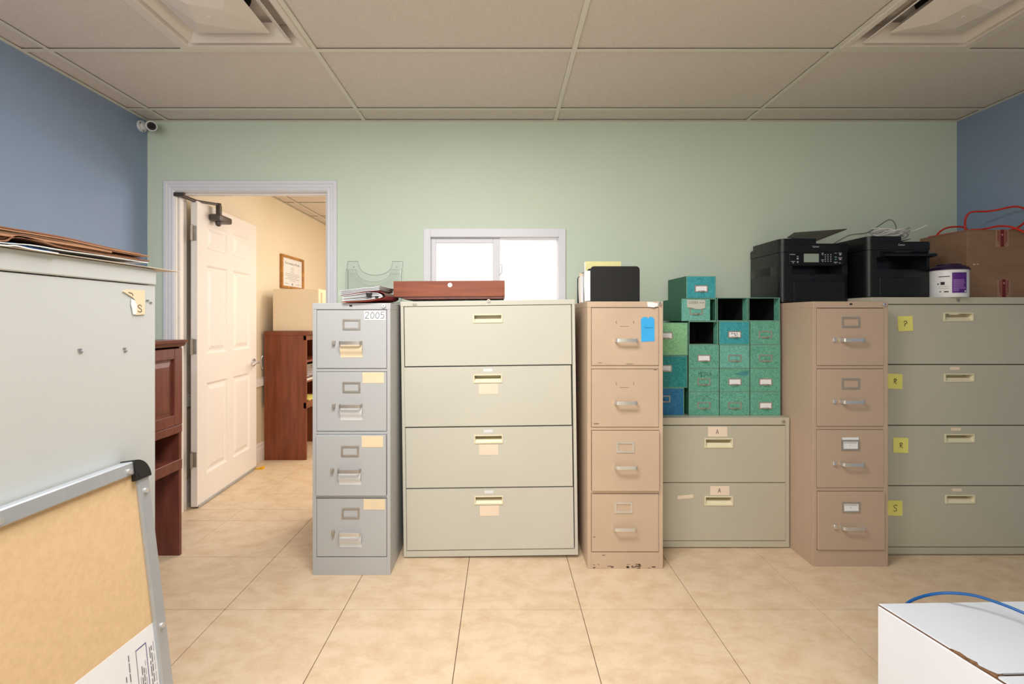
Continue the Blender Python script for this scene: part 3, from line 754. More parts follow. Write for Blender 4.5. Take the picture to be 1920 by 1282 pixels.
t3, ds = lateral_file('wide putty four-drawer lateral file with yellow sticky notes in the right corner', cl3, .48, M_putty2, 570,
                      [(571.5, 682, 0, 0), (684, 796, 0, 0), (798, 909, 0, 0), (911, 1024, 0, 0)], 1026,
                      [(1768, 1823.5, 586, 602), (1769, 1824.5, 700, 715.5), (1770, 1825.5, 813, 829), (1771, 1826.5, 927, 943)], lock=(1795.5, 563))
for i, (a, y0, L_, r) in enumerate(((1682, 592.5, 'P', -2), (1662.5, 700.5, 'R', 3), (1673.5, 820, 'R', 2), (1662.5, 937.5, 'S', 2))):
    note(cl3, ds[i], a, a + 28, y0, y0 + 28, M_yellow, name='sticky_note', rot=r, letter=L_, lh=.034 if L_ == 'S' else .028, ink=.0026, curl=.003, label='yellow sticky note lettered ' + L_, dy=.0008)
    note(cl3, ds[i], 1778 + 2 * i, 1796 + 2 * i, y0 - 7 if i == 0 else (691, 805, 918.5)[i - 1] - 3.5, y0 - 2.5 if i == 0 else (691, 805, 918.5)[i - 1] + 2, M_pink, name='tape_scrap', label='scrap of old tape above the pull')

# ------------------------------------------------------------------ things on the grey cabinet: papers
s_ = 383.0; yd = F / s_; zt = cg.h
def gx(px): return (px - X0) / s_
def gz(py): return H - (py - Y0) / s_
def sheet(b, pr, y0, y1, th, mi=0, skew=0):
    b.ribbon([(gx(p), y0, gz(q)) for p, q in pr], [(gx(p) + skew, y1, gz(q)) for p, q in pr], (0, 0, -th), mi)
# folder: one bent cover with two clipped bundles inside
org = Vector((gx(680), yd, zt))
tf = thing('document_folder', 'bulging red folder of clipped papers on the light grey cabinet', 'folder', (0, 0, 0))
outer = [(641, 565.3), (665, 565.2), (690, 564.6), (706, 562.5), (716, 560.5), (721.5, 557.5), (722.5, 554), (720, 549.5), (713, 546.8), (702, 545.3), (690, 545.6), (670, 549), (650, 552.3), (641, 553.6)]
b = MB(); P = [(gx(p), gz(q)) for p, q in outer]
b.ribbon([(x, yd, z) for x, z in P], [(x, yd + .30, z) for x, z in P], (0, 0, -.0022)); bmesh.ops.recalc_face_normals(b.bm, faces=b.bm.faces)
for f in b.bm.faces: f.material_index = 1 if f.normal.x > .3 and abs(f.normal.y) < .5 else 0
b.build('cover', [M_redf, mat('brown_folder_back', (120, 98, 82), .7)], tf, smooth=True)
b = MB()
for k in range(7):
    f = k / 6; pr = [(642, 563.6 - 9.0 * f), (665, 562.6 - 11.4 * f), (690, 561.0 - 13.2 * f), (708, 558.5 - 9.5 * f), (717 - 2 * f, 556 - 4 * f)]
    sheet(b, pr, yd - .004 + .004 * (k % 3), yd + .285, .0022)
b.build('page_bundle', M_paper, tf, smooth=True)
b = MB(); sheet(b, [(643, 566.2), (670, 565.4), (695, 563), (715, 559)], yd - .006, yd + .27, .0012); b.build('divider', M_orangef, tf, smooth=True)
for px, py, w_, h_ in ((692.5, 553, 5.6, 4.3), (707, 557.2, 3.2, 2)):
    b = MB().prism([(gx(px - w_), yd - .010, gz(py - h_)), (gx(px + w_), yd - .010, gz(py - h_)), (gx(px + w_ * .7), yd - .010, gz(py + h_)), (gx(px - w_ * .7), yd - .010, gz(py + h_))], (0, .03, 0))
    b.build('binder_clip', M_bplast, tf)
b = MB()
for k in range(6):
    f = k / 5; pr = [(635.5 + 2 * (k % 2), 553 - 8.4 * f), (660, 549.8 - 7.4 * f), (682, 545.6 - 6.2 * f), (700, 544.4 - 6.2 * f), (711 + 1.5 * (k % 2), 543.4 - 7.6 * f)]
    pr = [(p, min(q, 600)) for p, q in pr]
    sheet(b, pr, yd - .004 + .003 * (k % 2), yd + .285 - .004 * k, .0014, skew=.012 * f)
o = b.build('paper_stack', M_paper, smooth=True); tag(o, 'loose white papers lying curved on top of the red folder', 'papers')
# clear brochure holder on the wall
x0, x1 = (652.5 - X0) / 292.7, (755.5 - X0) / 292.7
zt_, zb_ = H + (598 - 490) / 292.7, 1.36
t = thing('brochure_holder', 'clear acrylic brochure holder screwed to the green wall above the papers', 'holder', ((x0 + x1) / 2, YB, zb_))
hw = (x1 - x0) / 2; hh = zt_ - zb_
def scallop(wd, top, dip, n=14, cut=.52):
    P = [(-wd, top), (-wd * cut, top)]
    P += [(-wd * cut * math.cos(math.pi * k / n), top - dip * math.sin(math.pi * k / n) ** .8) for k in range(1, n)]
    return P + [(wd * cut, top), (wd, top)]
for nm, y, top, dip, cut in (('back_plate', -.003, hh, .088, .62), ('front_plate', -.045, hh - .057, .078, .62)):
    pl = scallop(hw, top, dip, cut=cut)
    o = MB().prism([(-hw, y, 0)] + [(x, y, z) for x, z in pl] + [(hw, y, 0)], (0, .0025, 0)).build(nm, M_acryl, t)
    MB().tube([(x, y + .001, z) for x, z in pl], .0012, 6).build('polished_edge', M_acrye, o)
b = MB()
for sx in (-1, 1): b.prism([(sx * hw, -.003, hh), (sx * hw, -.045, hh - .085), (sx * hw, -.045, 0), (sx * hw, -.003, 0)], (-sx * .0025, 0, 0))
b.box(-hw, hw, -.045, -.003, 0, .003); sd = b.build('side_wall', M_acryl, t)
b = MB()
for sx in (-1, 1): b.tube([(sx * hw, -.003, hh), (sx * hw, -.045, hh - .085), (sx * hw, -.045, 0)], .0012, 6)
b.build('polished_edge', M_acrye, sd)
for sx in (-1, 1): MB().cyl((sx * hw * .78, -.006, hh - .034), (sx * hw * .78, -.002, hh - .034), .0042, 10).build('screw', M_nickel, t)

# ------------------------------------------------------------------ wooden drawer box on the lateral file
s_ = 357.0; d_ = F / s_
xa, xb = (738 - X0) / s_, (946.5 - X0) / s_
t = thing('wooden_box', 'flat reddish brown wooden box with a round lock on the leaning putty lateral file', 'box', ((xa + xb) / 2, d_, 1.362))
hw = (xb - xa) / 2; zb, ztop = .010, H - (526.5 - Y0) / s_ - 1.362
t.rotation_euler = (0, R(-.35), 0); 
MB().box(-hw, hw, -.002, .36, zb + .006, ztop, bev=.0015).build('case', M_redwood, t)
MB().box(-hw + .05, hw - .004, .006, .35, .0035, zb + .006).build('plinth', M_cherryd, t)
MB().cyl((.005, -.002, ztop - .022), (.005, -.006, ztop - .022), .0115, 20).cyl((.005, -.006, ztop - .022), (.005, -.0085, ztop - .022), .005, 12, mi=1).build('lock', [M_chrome, M_nickel], t, smooth=True)

# ------------------------------------------------------------------ black desk sorter with papers on the beige cabinet
s_ = 368.0; d_ = F / s_
xa, xb = (1107 - X0) / s_, (1199.5 - X0) / s_
t = thing('desk_sorter', 'black vertical desk sorter on the worn beige cabinet', 'file sorter', ((xa + xb) / 2, d_, cb.h))
hw = (xb - xa) / 2; hp = H - (499 - Y0) / s_ - cb.h
def plate(y, h, r=.018, th=.003, ang=0):
    P = [(-hw, 0), (-hw, h - r)] + [(-hw + r - r * math.cos(a), h - r + r * math.sin(a)) for a in (R(30), R(60), R(90))] + [(hw - r + r * math.sin(a), h - r + r * math.cos(a)) for a in (0, R(30), R(60), R(90))] + [(hw, 0)]
    return MB().prism([(x, y, z) for x, z in P], (0, th, 0))
MB().box(-hw, hw, 0, .42, 0, .004).build('base', M_bplast, t)
for y, h in ((0, hp), (.10, hp - .001), (.20, hp - .002), (.31, hp - .002), (.415, hp - .012)):
    plate(y, h).build('divider', M_bplast, t)
spec = [(.018, 'sheet of white paper standing in the front slot of the black sorter', M_paper, .155, .012), (.055, 'stack of white paper in the front slot of the black sorter behind the first sheet', M_paper, .15, .022),
        (.128, 'yellow file folder standing tall in the black sorter', mat('pale_yellow_folder', (232, 224, 160), .8), hp + .035, -.004), (.165, 'white file folder with a tab behind the yellow one in the black sorter', M_paper, hp + .036, -.006),
        (.235, 'curved white sheet in the third slot of the black sorter', M_paper, .15, .02), (.27, 'manila folder in the third slot of the black sorter', M_manila, .165, .008),
        (.345, 'white sheet leaning in the rear slot of the black sorter', M_paper, .15, .026)]
for y, l, m, h, cv in spec:
    b = MB(); n = 5; P = [(d_ + y + cv * math.sin(k / n * 2.2) - cv * .3, cb.h + .005 + h * k / n) for k in range(n + 1)]
    off = .022 if 'front' in l else .012 if 'third' in l else .004
    b.ribbon([(xa + .002 - off, yy, z) for yy, z in P], [(xb - .018 - (.045 if 'yellow' in l else 0), yy, z) for yy, z in P], (0, .0025 if 'stack' not in l else .008, 0))
    tag(b.build('file_folder' if 'folder' in l else 'paper_sheet', m, smooth=True), l, 'folder' if 'folder' in l else 'paper')

# ------------------------------------------------------------------ green card boxes
SB = 333.6; DB = F / SB; ZB = cl2.h
def card_box(label, px0, px1, z0, h, m, holder_px=None, card=False, empty=False, text=None, depth=.30, front_px=None, scribble=False, stain=False, dy=0, tagcard=False, bare=False):
    x0, x1 = (px0 - X0) / SB, (px1 - X0) / SB; hw = (x1 - x0) / 2
    t = thing('card_file_box', label, 'file box', ((x0 + x1) / 2, DB + dy, z0), group='marbled card file boxes on the low lateral file')
    e = .0036; g = .0011; y0 = 0
    b = MB()
    hw -= g; hb = h - g
    b.box(-hw, -hw + e, y0, depth, 0, hb).box(hw - e, hw, y0, depth, 0, hb).box(-hw + e, hw - e, y0, depth, hb - e, hb).box(-hw + e, hw - e, y0, depth, 0, e).box(-hw + e, hw - e, depth - e, depth, e, hb - e)
    cm = MB_side if m in (MB_green, MB_aqua, MB_lgreen) else MB_edge
    b.bm.normal_update(); bmesh.ops.recalc_face_normals(b.bm, faces=b.bm.faces)
    for f in b.bm.faces: f.material_index = 1 if f.normal.y < -.9 else 0
    b.build('case', [MB_side, MB_rim], t)
    if empty:
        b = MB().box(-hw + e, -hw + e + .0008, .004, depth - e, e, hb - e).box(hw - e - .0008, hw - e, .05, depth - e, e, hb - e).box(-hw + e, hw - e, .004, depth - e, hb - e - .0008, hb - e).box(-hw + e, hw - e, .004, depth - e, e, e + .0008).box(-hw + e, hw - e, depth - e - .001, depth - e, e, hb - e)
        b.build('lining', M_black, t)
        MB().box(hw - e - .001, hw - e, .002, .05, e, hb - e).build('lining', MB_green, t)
        return t
    a, q = -hw + e * .9, hw - e * .9
    if front_px: a, q = (front_px[0] - X0) / SB - (x0 + x1) / 2, (front_px[1] - X0) / SB - (x0 + x1) / 2
    b = MB().box(a, q, -.0012, .008, e * .8, hb - e * .9, bev=.0012)
    if text: hand(b, text, ((a + q) / 2 + .006, -.0016, h * .66), UX, UZ, .024, .0018, 1, .62)
    if scribble:
        rr = random.Random(5); b.stroke([(k * .09, rr.uniform(-.2, .25)) for k in range(14)], ((a + q) / 2 - .04, -.0016, h * .74), UX, UZ, .07, .0014, 1)
    if stain:
        b.poly([(q - x_, -.0015, h * .8 + z_) for x_, z_ in ((.088, -.006), (.07, .001), (.052, .006), (.03, .009), (.012, .016), (.002, .018), (.002, -.008), (.018, -.016), (.04, -.014), (.065, -.010))], 2)
    f = b.build('drawer_front', [m, M_ink, mat('blue_green_stain', (76, 148, 150), .6, var=.12, scale=90)], t)
    if not front_px: MB().box(a + .002, q - .002, .008, depth - .01, e + .0005, hb * .55).build('drawer_tray', MB_side, t)
    hx = (a + q) / 2 if holder_px is None else (holder_px - X0) / SB - (x0 + x1) / 2
    hz = h * .43; w2, h2 = .037, .0195
    if h > .15: hz = h * .6
    b = MB(); frame_bars(b, hx - w2, hx + w2, hz - h2, hz + h2, -.0012, .006, .0025)
    b.prism([(hx + .018 * math.cos(a_), -.0035 - .012 * math.sin(a_), hz - h2 + .008) for a_ in [math.pi * k / 8 for k in range(9)]], (0, .002, -.006))
    ho = b.build('label_holder', M_nickel if not (m is MB_teal) else M_nickel, f)
    if card:
        b = MB().box(hx - w2 + .004, hx + w2 - .004, -.0022, -.0016, hz - h2 + .004, hz + h2 - .005)
        if card == 'printed':
            for dx, dz, ww in ((-.014, .006, .008), (.0, .004, .01), (.014, .005, .006), (.006, -.004, .008), (.018, -.003, .004)):
                b.box(hx + dx - ww / 2, hx + dx + ww / 2, -.0025, -.0021, hz + dz - .0022, hz + dz + .0022, mi=1)
        lab(b.build('label_card', [M_paper, M_ink], f), 'white card in the label holder')
    if tagcard:
        P = [(-.052, .026), (.047, .025), (.051, .020), (.050, -.020), (.024, -.027), (-.004, -.026), (-.03, -.018), (-.052, -.016)]
        b = MB().prism([(hx + x, -.006, h * .735 + z) for x, z in P], (0, .0006, 0))
        hand(b, 'CLOSED', (hx - .018, -.0063, h * .735 + .005), UX, UZ, .012, .0013, 1, .75); b.stroke([(0, 0), (.2, .25), (.4, 0), (.6, .2), (.8, .05), (1, .25), (1.1, 0), (1.3, .2)], (hx + .018, -.0063, h * .735 + .007), UX, UZ, .02, .0014, 1)
        lab(b.build('paper_tag', [mat('grey_card', (196, 196, 184), .8), M_ink], f), 'grey card hanging on the front, handwritten CLOSED')
    return t
hB = .1325
rowz = [ZB + .0003 + (hB + .0003) * k for k in range(6)]
G_ = [MB_green]
card_box('green card box with faint scribble, bottom left of the small boxes', 1291, 1348.3, rowz[0], hB, MB_green, scribble=True)
card_box('green card box with an empty holder and no writing, middle of the bottom row', 1349, 1405.8, rowz[0], hB, MB_green)
card_box('green card box with a white label card, right end of the bottom row', 1406.5, 1463.5, rowz[0], hB, MB_green, card=True)
card_box('green card box handwritten MEDIA above its empty holder', 1291, 1348.3, rowz[1], hB, MB_green, text='MEDIA')
card_box('green card box with a dark teal stain and a crooked white label', 1349, 1405.8, rowz[1], hB, MB_green, card=True, stain=True)
card_box('green card box with a white label, right column, second row up', 1406.5, 1463.5, rowz[1], hB, MB_green, card=True)
card_box('green card box with a white label directly beneath the left empty case', 1291, 1348.3, rowz[2], hB, MB_green, card=True)
card_box('pale aqua card box with an empty holder beneath the teal one', 1349, 1405.8, rowz[2], hB, MB_aqua)
card_box('green card box with an empty holder, right column, third row up', 1406.5, 1463.5, rowz[2], hB, MB_green)
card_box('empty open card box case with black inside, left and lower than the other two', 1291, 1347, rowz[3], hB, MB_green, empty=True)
card_box('teal blue card box with a printed label, middle of the fourth row', 1348, 1405.8, rowz[3], hB, MB_teal, card='printed')
card_box('green card box with an empty holder under the right empty case', 1406.5, 1463, rowz[3], hB, MB_green)
card_box('green card box with a hanging grey card reading CLOSED', 1277.5, 1343, rowz[4], hB - .006, MB_aqua, front_px=(1278, 1331.5), tagcard=True)
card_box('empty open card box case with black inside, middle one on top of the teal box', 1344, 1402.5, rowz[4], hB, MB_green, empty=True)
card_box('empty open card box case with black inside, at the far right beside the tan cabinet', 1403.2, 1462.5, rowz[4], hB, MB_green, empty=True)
card_box('teal card box with a white label, alone at the very top of the stack', 1286.5, 1342.5, rowz[4] + hB - .005, .126, MB_teal, card=True, depth=.29)
card_box('deep blue large card box at the bottom left of the stack', 1216, 1283, ZB + .0003, .156, MB_blue, holder_px=1244)
card_box('deep teal large card box with a white label between blue and light green ones', 1220, 1289, ZB + .157, .181, MB_dteal, holder_px=1247, card=True)
card_box('light green large card box at the left, above the deep teal one', 1221, 1290, ZB + .339, .184, MB_lgreen, holder_px=1249, card=True)

# ------------------------------------------------------------------ printers
def rrect(x0, x1, y0, y1, r, r2=.008):
    P = []
    for cx, cy, a0, rr in ((x0 + r, y0 + r, 180, r), (x1 - r2, y0 + r2, 270, r2), (x1 - r2, y1 - r2, 0, r2), (x0 + r2, y1 - r2, 90, r2)):
        n = 6 if rr > .01 else 2
        P += [(cx + rr * math.cos(R(a0 + 90 * k / n)), cy + rr * math.sin(R(a0 + 90 * k / n))) for k in range(n + 1)]
    return P
def slab(name, x0, x1, y0, y1, z0, z1, m, par, r=.03, r2=.008):
    return MB().prism([(x, y, z0) for x, y in rrect(x0, x1, y0, y1, r, r2)], (0, 0, z1 - z0)).build(name, m, par, smooth=True)
FX = Vector((1, 0, 0))
def logo(par, x, y, z, size):
    b = MB().text('Canon', (x, y, z), FX, UZ, size); return b.build('lettering', M_white, par)
# left printer
sp = 331.0; dp = F / sp; zp = ct.h
def qx(px): return (px - X0) / sp
def qz(py): return H - (py - Y0) / sp - zp
xa, xb = qx(1463), qx(1590)
t = thing('printer', 'black multifunction printer with grey display and keypad on the tan cabinet', 'printer', ((xa + xb) / 2, dp, zp))
o_ = t.location.x; A, B = xa - o_, xb - o_
def lx(px): return qx(px) - o_
body = slab('body', A, B, 0, .325, .006, qz(514), M_bprint, t)
slab('body_rear', A, B, .10, .326, qz(514), qz(498), M_bgloss, t, r=.008)
slab('slot_pillar', A, lx(1486), 0, .10, qz(514), qz(498), M_bprint, t, r2=.002)
MB().box(lx(1579), B - .001, .002, .10, qz(514), qz(498)).build('slot_pillar', M_bprint, t)
mid_ = slab('panel_housing', A + .001, B, 0, .325, qz(498), qz(473), M_bprint, t)
pn = MB().box(lx(1478), lx(1580), -.010, .002, qz(497), qz(472.5), bev=.003).build('control_panel', M_bgloss, t)
MB().box(lx(1505), lx(1533), -.0115, -.0098, qz(492), qz(476), bev=.001).build('display', M_lcd, pn)
b = MB()
for (px, py, w_, h_) in [(1540, 475, 2, .6), (1540, 477.5, 1.5, .8), (1540, 487.5, 2.4, .7), (1540, 490.5, 1.2, .7), (1484, 477.4, 5, .6), (1493.5, 480.8, 1.8, .5), (1493.5, 485, 1.6, 1.6), (1493.5, 490.5, 1.6, .6), (1493.5, 492.5, 1.4, .6), (1485, 490.6, 4, .5), (1485, 493, 1, .9),
                           (1564.5, 475, 2, .5), (1573, 474.7, 3.2, .5), (1573, 477.4, 1.8, 1.5), (1564.5, 482.3, 2, .6), (1573, 483.8, 3.6, .7), (1573, 486.5, 2, 1.2), (1564.5, 491.7, 3.6, .5), (1564, 493.5, 1.6, .5), (1572, 493.2, 1.6, .7)]:
    b.box(lx(px - w_), lx(px + w_), -.0108, -.0098, qz(py + h_), qz(py - h_))
for i, px in enumerate((1545, 1550, 1555.3)):
    for j in range(4): b.box(lx(px - .8), lx(px + .8), -.0112, -.0098, qz(478 + j * 4 + 1), qz(478 + j * 4 - 1))
b.build('keypad', mat('grey_key_print', (168, 166, 166), .6), pn)
MB().box(lx(1563), lx(1566), -.0112, -.0098, qz(487.5), qz(485.5)).build('start_button', mat('green_button', (90, 150, 140), .5), pn)
sc_ = slab('scanner', A - .002, B + .001, -.004, .324, qz(472.4), qz(459), M_bprint, t, r=.032)
logo(sc_, lx(1528.5), -.0046, qz(464), .014)
slab('scanner_lid', A + .002, B, -.002, .325, qz(458.6), qz(456.5), M_bprint, t)
fd = slab('document_feeder', A + .003, lx(1532), .002, .30, qz(456.4), qz(447), M_bprint, t, r=.03)
q_ = [wp(1531, 452, dp + .03), wp(1588, 430, dp + .03), wp(1489, 437, dp + .26), wp(1476, 446, dp + .22)]
b = MB().prism([p - t.location for p in q_], (0, 0, .004))
b.build('feeder_tray', mat('dark_brown_plastic', (40, 30, 26), .4), fd)
MB().box(lx(1488), lx(1582), -.003, .0, .008, qz(527), bev=.002).build('paper_cassette', M_bprint, t)
MB().box(lx(1522), lx(1534), -.0008, .002, qz(527), qz(522), bev=.001).build('cassette_grip', M_bgloss, t)
MB().box(lx(1517), lx(1541), -.0045, .0, qz(515.5), qz(513.5), bev=.001).build('slot_lip', M_bgloss, t)
b = MB()
for px in (1435, 1443): b.cyl((A - .0012, .2 + (px - 1435) * .006, qz(512)), (A + .001, .2 + (px - 1435) * .006, qz(512)), .005, 10)
b.build('side_screw_caps', M_bgloss, t)
# right printer
sp = 341.0; dp = F / sp; zp = cl3.h
xa, xb = qx(1627), qx(1743.5)
t = thing('printer', 'black printer with an open output flap on the right lateral file beside the carton', 'printer', ((xa + xb) / 2, dp, zp))
o_ = t.location.x; A, B = xa - o_, xb - o_
slab('body', A, B, 0, .36, .006, qz(505), M_bprint, t)
slab('body_rear', A, B, .11, .362, qz(505), qz(482), M_bgloss, t, r=.008)
slab('slot_pillar', A, lx(1644), 0, .11, qz(505), qz(482), M_bprint, t, r2=.002)
MB().box(lx(1738), B - .001, .002, .11, qz(505), qz(482)).build('slot_pillar', M_bprint, t)
slab('panel_housing', A + .001, B, .0, .36, qz(482), qz(468.5), M_bprint, t)
pn = MB().prism([(lx(1650), 0, qz(471.5)), (lx(1650), -.035, qz(477)), (lx(1650), -.035, qz(481.5)), (lx(1650), 0, qz(483))], (lx(1746) - lx(1650), 0, 0)).build('control_panel', M_bgloss, t)
MB().box(lx(1669), lx(1699), -.0300, -.012, qz(475), qz(472.5), mtx=None).build('display', M_bplast, pn)
sc_ = slab('scanner', A - .002, B + .001, -.004, .358, qz(468), qz(455.5), M_bprint, t, r=.03)
logo(sc_, lx(1689), -.0046, qz(460.5), .014)
slab('scanner_lid', A, B, -.002, .36, qz(455.2), qz(453), M_bprint, t)
fd = slab('document_feeder', A + .002, lx(1692), .002, .32, qz(452.8), qz(442.5), M_bprint, t)
MB().prism([(lx(1692), .05, qz(452)), (lx(1722), .05, qz(444.5)), (lx(1722), .05, qz(445.5)), (lx(1696), .05, qz(453))], (0, .2, 0)).build('feeder_tray', M_bprint, fd)
MB().box(lx(1649), lx(1738), -.003, 0, .008, qz(520), bev=.002).build('paper_cassette', M_bprint, t)
MB().box(lx(1681), lx(1694), -.0008, .002, qz(519.5), qz(515.5), bev=.001).build('cassette_grip', M_bgloss, t)
MB().box(lx(1679), lx(1710), -.0045, 0, qz(508), qz(506), bev=.001).build('slot_lip', M_bgloss, t)
topz = zp + qz(442.5)
# cables on the right printer
b = MB()
rr = random.Random(11); P = []
c0 = wp(1668, 436, 2.74); c0.z = topz + .012
for k in range(44):
    a = k / 8 * 2 * math.pi; r1 = .085 + .018 * math.sin(k * 1.3) + rr.uniform(-.006, .006)
    P.append((c0.x + r1 * math.cos(a) * 1.0, c0.y + r1 * .8 * math.sin(a), topz + .006 + .0007 * k + .020 * (1 + math.sin(a * 1.0 + 1 + .45 * k))))
P += [(c0.x + .09, c0.y - .03, topz + .05), (c0.x + .13, c0.y - .05, topz + .062), (c0.x + .165, c0.y - .06, topz + .082)]
b.tube(P, .0042, 7, smooth=4)
o = b.build('network_cable', M_wcord, smooth=True); tag(o, 'coiled white cable lying on top of the right black printer', 'cable')
b = MB(); pts = [wp(1569, 455, 2.72), wp(1580, 447, 2.72), wp(1600, 439.5, 2.72), wp(1625, 436.5, 2.74), wp(1645, 425, 2.76), wp(1664, 413, 2.78), wp(1674, 414, 2.78), wp(1680, 425, 2.77), wp(1677, 438, 2.75)]
pts[0] = Vector((pts[0].x - .01, 2.9, pts[0].z - .05)); 
b.tube(pts, .003, 7, smooth=5); o = b.build('thin_cable', M_gcord, smooth=True); tag(o, 'thin grey cable arching over the white coil on the right printer', 'cable')

# ------------------------------------------------------------------ wipes canister
zc = cl3.h; dcan = 2.553; xc = (1778.5 - X0) * dcan / F
t = thing('wipes_canister', 'white plastic wipes canister with purple lid and label before the brown carton', 'canister', (xc, dcan, zc))
Rr = .0815; hcan = .178
MB().lathe([(Rr * .96, 0), (Rr, .006), (Rr, hcan * .78), (Rr * .985, hcan * .80), (Rr, hcan * .82), (Rr * .97, hcan * .86)], seg=40).build('body', M_whitep, t, smooth=True)
MB().lathe([(Rr * 1.06, hcan * .82), (Rr * 1.07, hcan * .85), (Rr * 1.0, hcan * .90), (Rr * .82, hcan * .95), (Rr * .66, hcan * .965), (Rr * .64, hcan * 1.0), (Rr * .55, hcan * 1.015)], seg=40).build('lid', M_purpled, t, smooth=True)
def wrap(b, a0, a1, z0, z1, rad, mi, n=8):
    P = [(math.sin(R(a0 + (a1 - a0) * k / n)) * rad, -math.cos(R(a0 + (a1 - a0) * k / n)) * rad) for k in range(n + 1)]
    for p, q in zip(P, P[1:]): b.poly([(p[0], p[1], z0), (q[0], q[1], z0), (q[0], q[1], z1), (p[0], p[1], z1)], mi)
b = MB(); a0, a1 = -34, 14
wrap(b, a0, a1, .022, .130, Rr + .0004, 0)
rr = random.Random(2)
for k in range(11):
    z = .032 + k * .0058; wrap(b, a0 + 3, a1 - 3 - rr.uniform(0, 12) - (14 if k < 2 else 0), z, z + .0028, Rr + .0008, 1, 5)
wrap(b, a1 - 9, a1 - 3, .026, .035, Rr + .0008, 2, 3)
b.build('label', [M_purple, M_lilac, M_white], t, recalc=False, smooth=True)
b = MB()
for (aa, ab, z, h_) in ((-72, -40, .108, .004), (-66, -54, .066, .016), (-76, -71, .068, .006), (-72, -42, .058, .001), (-72, -42, .047, .001), (-56, -43, .026, .006), (-70, -64, .028, .004)):
    wrap(b, aa, ab, z, z + h_, Rr + .0005, 0, 5)
b.build('side_print', M_ink, t, recalc=False, smooth=True)

# ------------------------------------------------------------------ brown carton and red cord
bx0, bx1, by0, by1, bh = 2.545, 2.895, 2.565, 2.86, H - (430.5 - Y0) / (F / 2.565) - cl3.h
t = thing('cardboard_box', 'closed brown cardboard carton on the right lateral file under the red cord', 'box', ((bx0 + bx1) / 2, by0, cl3.h))
hw = (bx1 - bx0) / 2; dd = by1 - by0
MB().box(-hw, hw, 0, dd, 0, bh - .005, bev=.003).build('body', M_carton, t)
MB().box(-hw + .001, -.001, .001, dd - .001, bh - .005, bh, bev=.001).build('flap', M_carton, t)
MB().box(.001, hw - .001, .001, dd - .001, bh - .005, bh, bev=.001).build('flap', M_carton, t)
for cxp, z0, z1 in ((-.056 + .125 - .07, bh - .094, bh + .0005), (.004, .0, .100)):
    cx_ = (1879 - X0) * 2.565 / F - (bx0 + bx1) / 2 if z0 > .1 else (1882 - X0) * 2.565 / F - (bx0 + bx1) / 2
    b = MB().box(cx_ - .036, cx_ + .036, -.0008, .0004, z0, z1)
    b.box(cx_ - .011, cx_ + .011, -.0012, -.0006, z0, z1, mi=1)
    for sx in (-1, 1):
        for k in range(2): b.box(cx_ + sx * (.017 + .007 * k) - .0018, cx_ + sx * (.017 + .007 * k) + .0018, -.0011, -.0006, z0 + .014 * (1 + k), z1 - .004, mi=1)
    n = int((z1 - z0) / .014)
    for k in range(n): b.box(cx_ - .0045, cx_ + .0045, -.0016, -.001, z0 + .006 + k * .014, z0 + .013 + k * .014, mi=2 if k != n - 2 else 3)
    lab(b.build('packing_tape', [M_tantape, M_redtape, mat('dark_red_print', (74, 16, 24), .6), mat('pale_tape_square', (190, 150, 140), .6)], t), 'clear tape printed in red')
b = MB().box(-hw + .03, -hw + .042, -.0006, .0002, bh * .48, bh * .5).box(-hw + .05, -hw + .062, -.0006, .0002, bh * .485, bh * .5); b.build('scuff_marks', mat('pale_scuff', (200, 170, 150), .8), t)
ztop = cl3.h + bh; zc_ = ztop + .0055
def onbox(px, d): return Vector(((px - X0) * d / F, d, zc_))
P = [onbox(1741, 2.835), onbox(1752, 2.80), onbox(1775, 2.73), onbox(1800, 2.66), onbox(1822, 2.60), onbox(1842, 2.585), wp(1856, 427, 2.58), wp(1872, 424, 2.575), wp(1890, 424.5, 2.565), wp(1905, 428, 2.55), wp(1921, 435, 2.52), wp(1945, 440, 2.50),
     wp(1955, 425, 2.50), wp(1935, 410, 2.52), wp(1919, 419, 2.57), wp(1908, 426.5, 2.60), onbox(1890, 2.62), onbox(1860, 2.66), onbox(1830, 2.71), onbox(1813, 2.73), wp(1809.5, 420, 2.73), wp(1811.5, 407, 2.72), wp(1818, 399, 2.72), wp(1830, 396.5, 2.71), wp(1850, 396.2, 2.69), wp(1872, 393, 2.66), wp(1892, 388.5, 2.62), wp(1906, 387.3, 2.58), wp(1922, 392, 2.53), wp(1938, 408, 2.50), wp(1945, 425, 2.52)]
b = MB().tube(P, .0052, 8, smooth=5)
P = [onbox(1754, 2.84), wp(1762, 434.5, 2.83), wp(1776, 427, 2.83), wp(1795, 425, 2.82), wp(1810, 427.5, 2.80), onbox(1822, 2.78)]
b.tube(P, .0052, 8, smooth=5)
o = b.build('extension_cord', M_redcord, smooth=True); tag(o, 'orange red extension cord looped on top of the brown carton', 'cord')

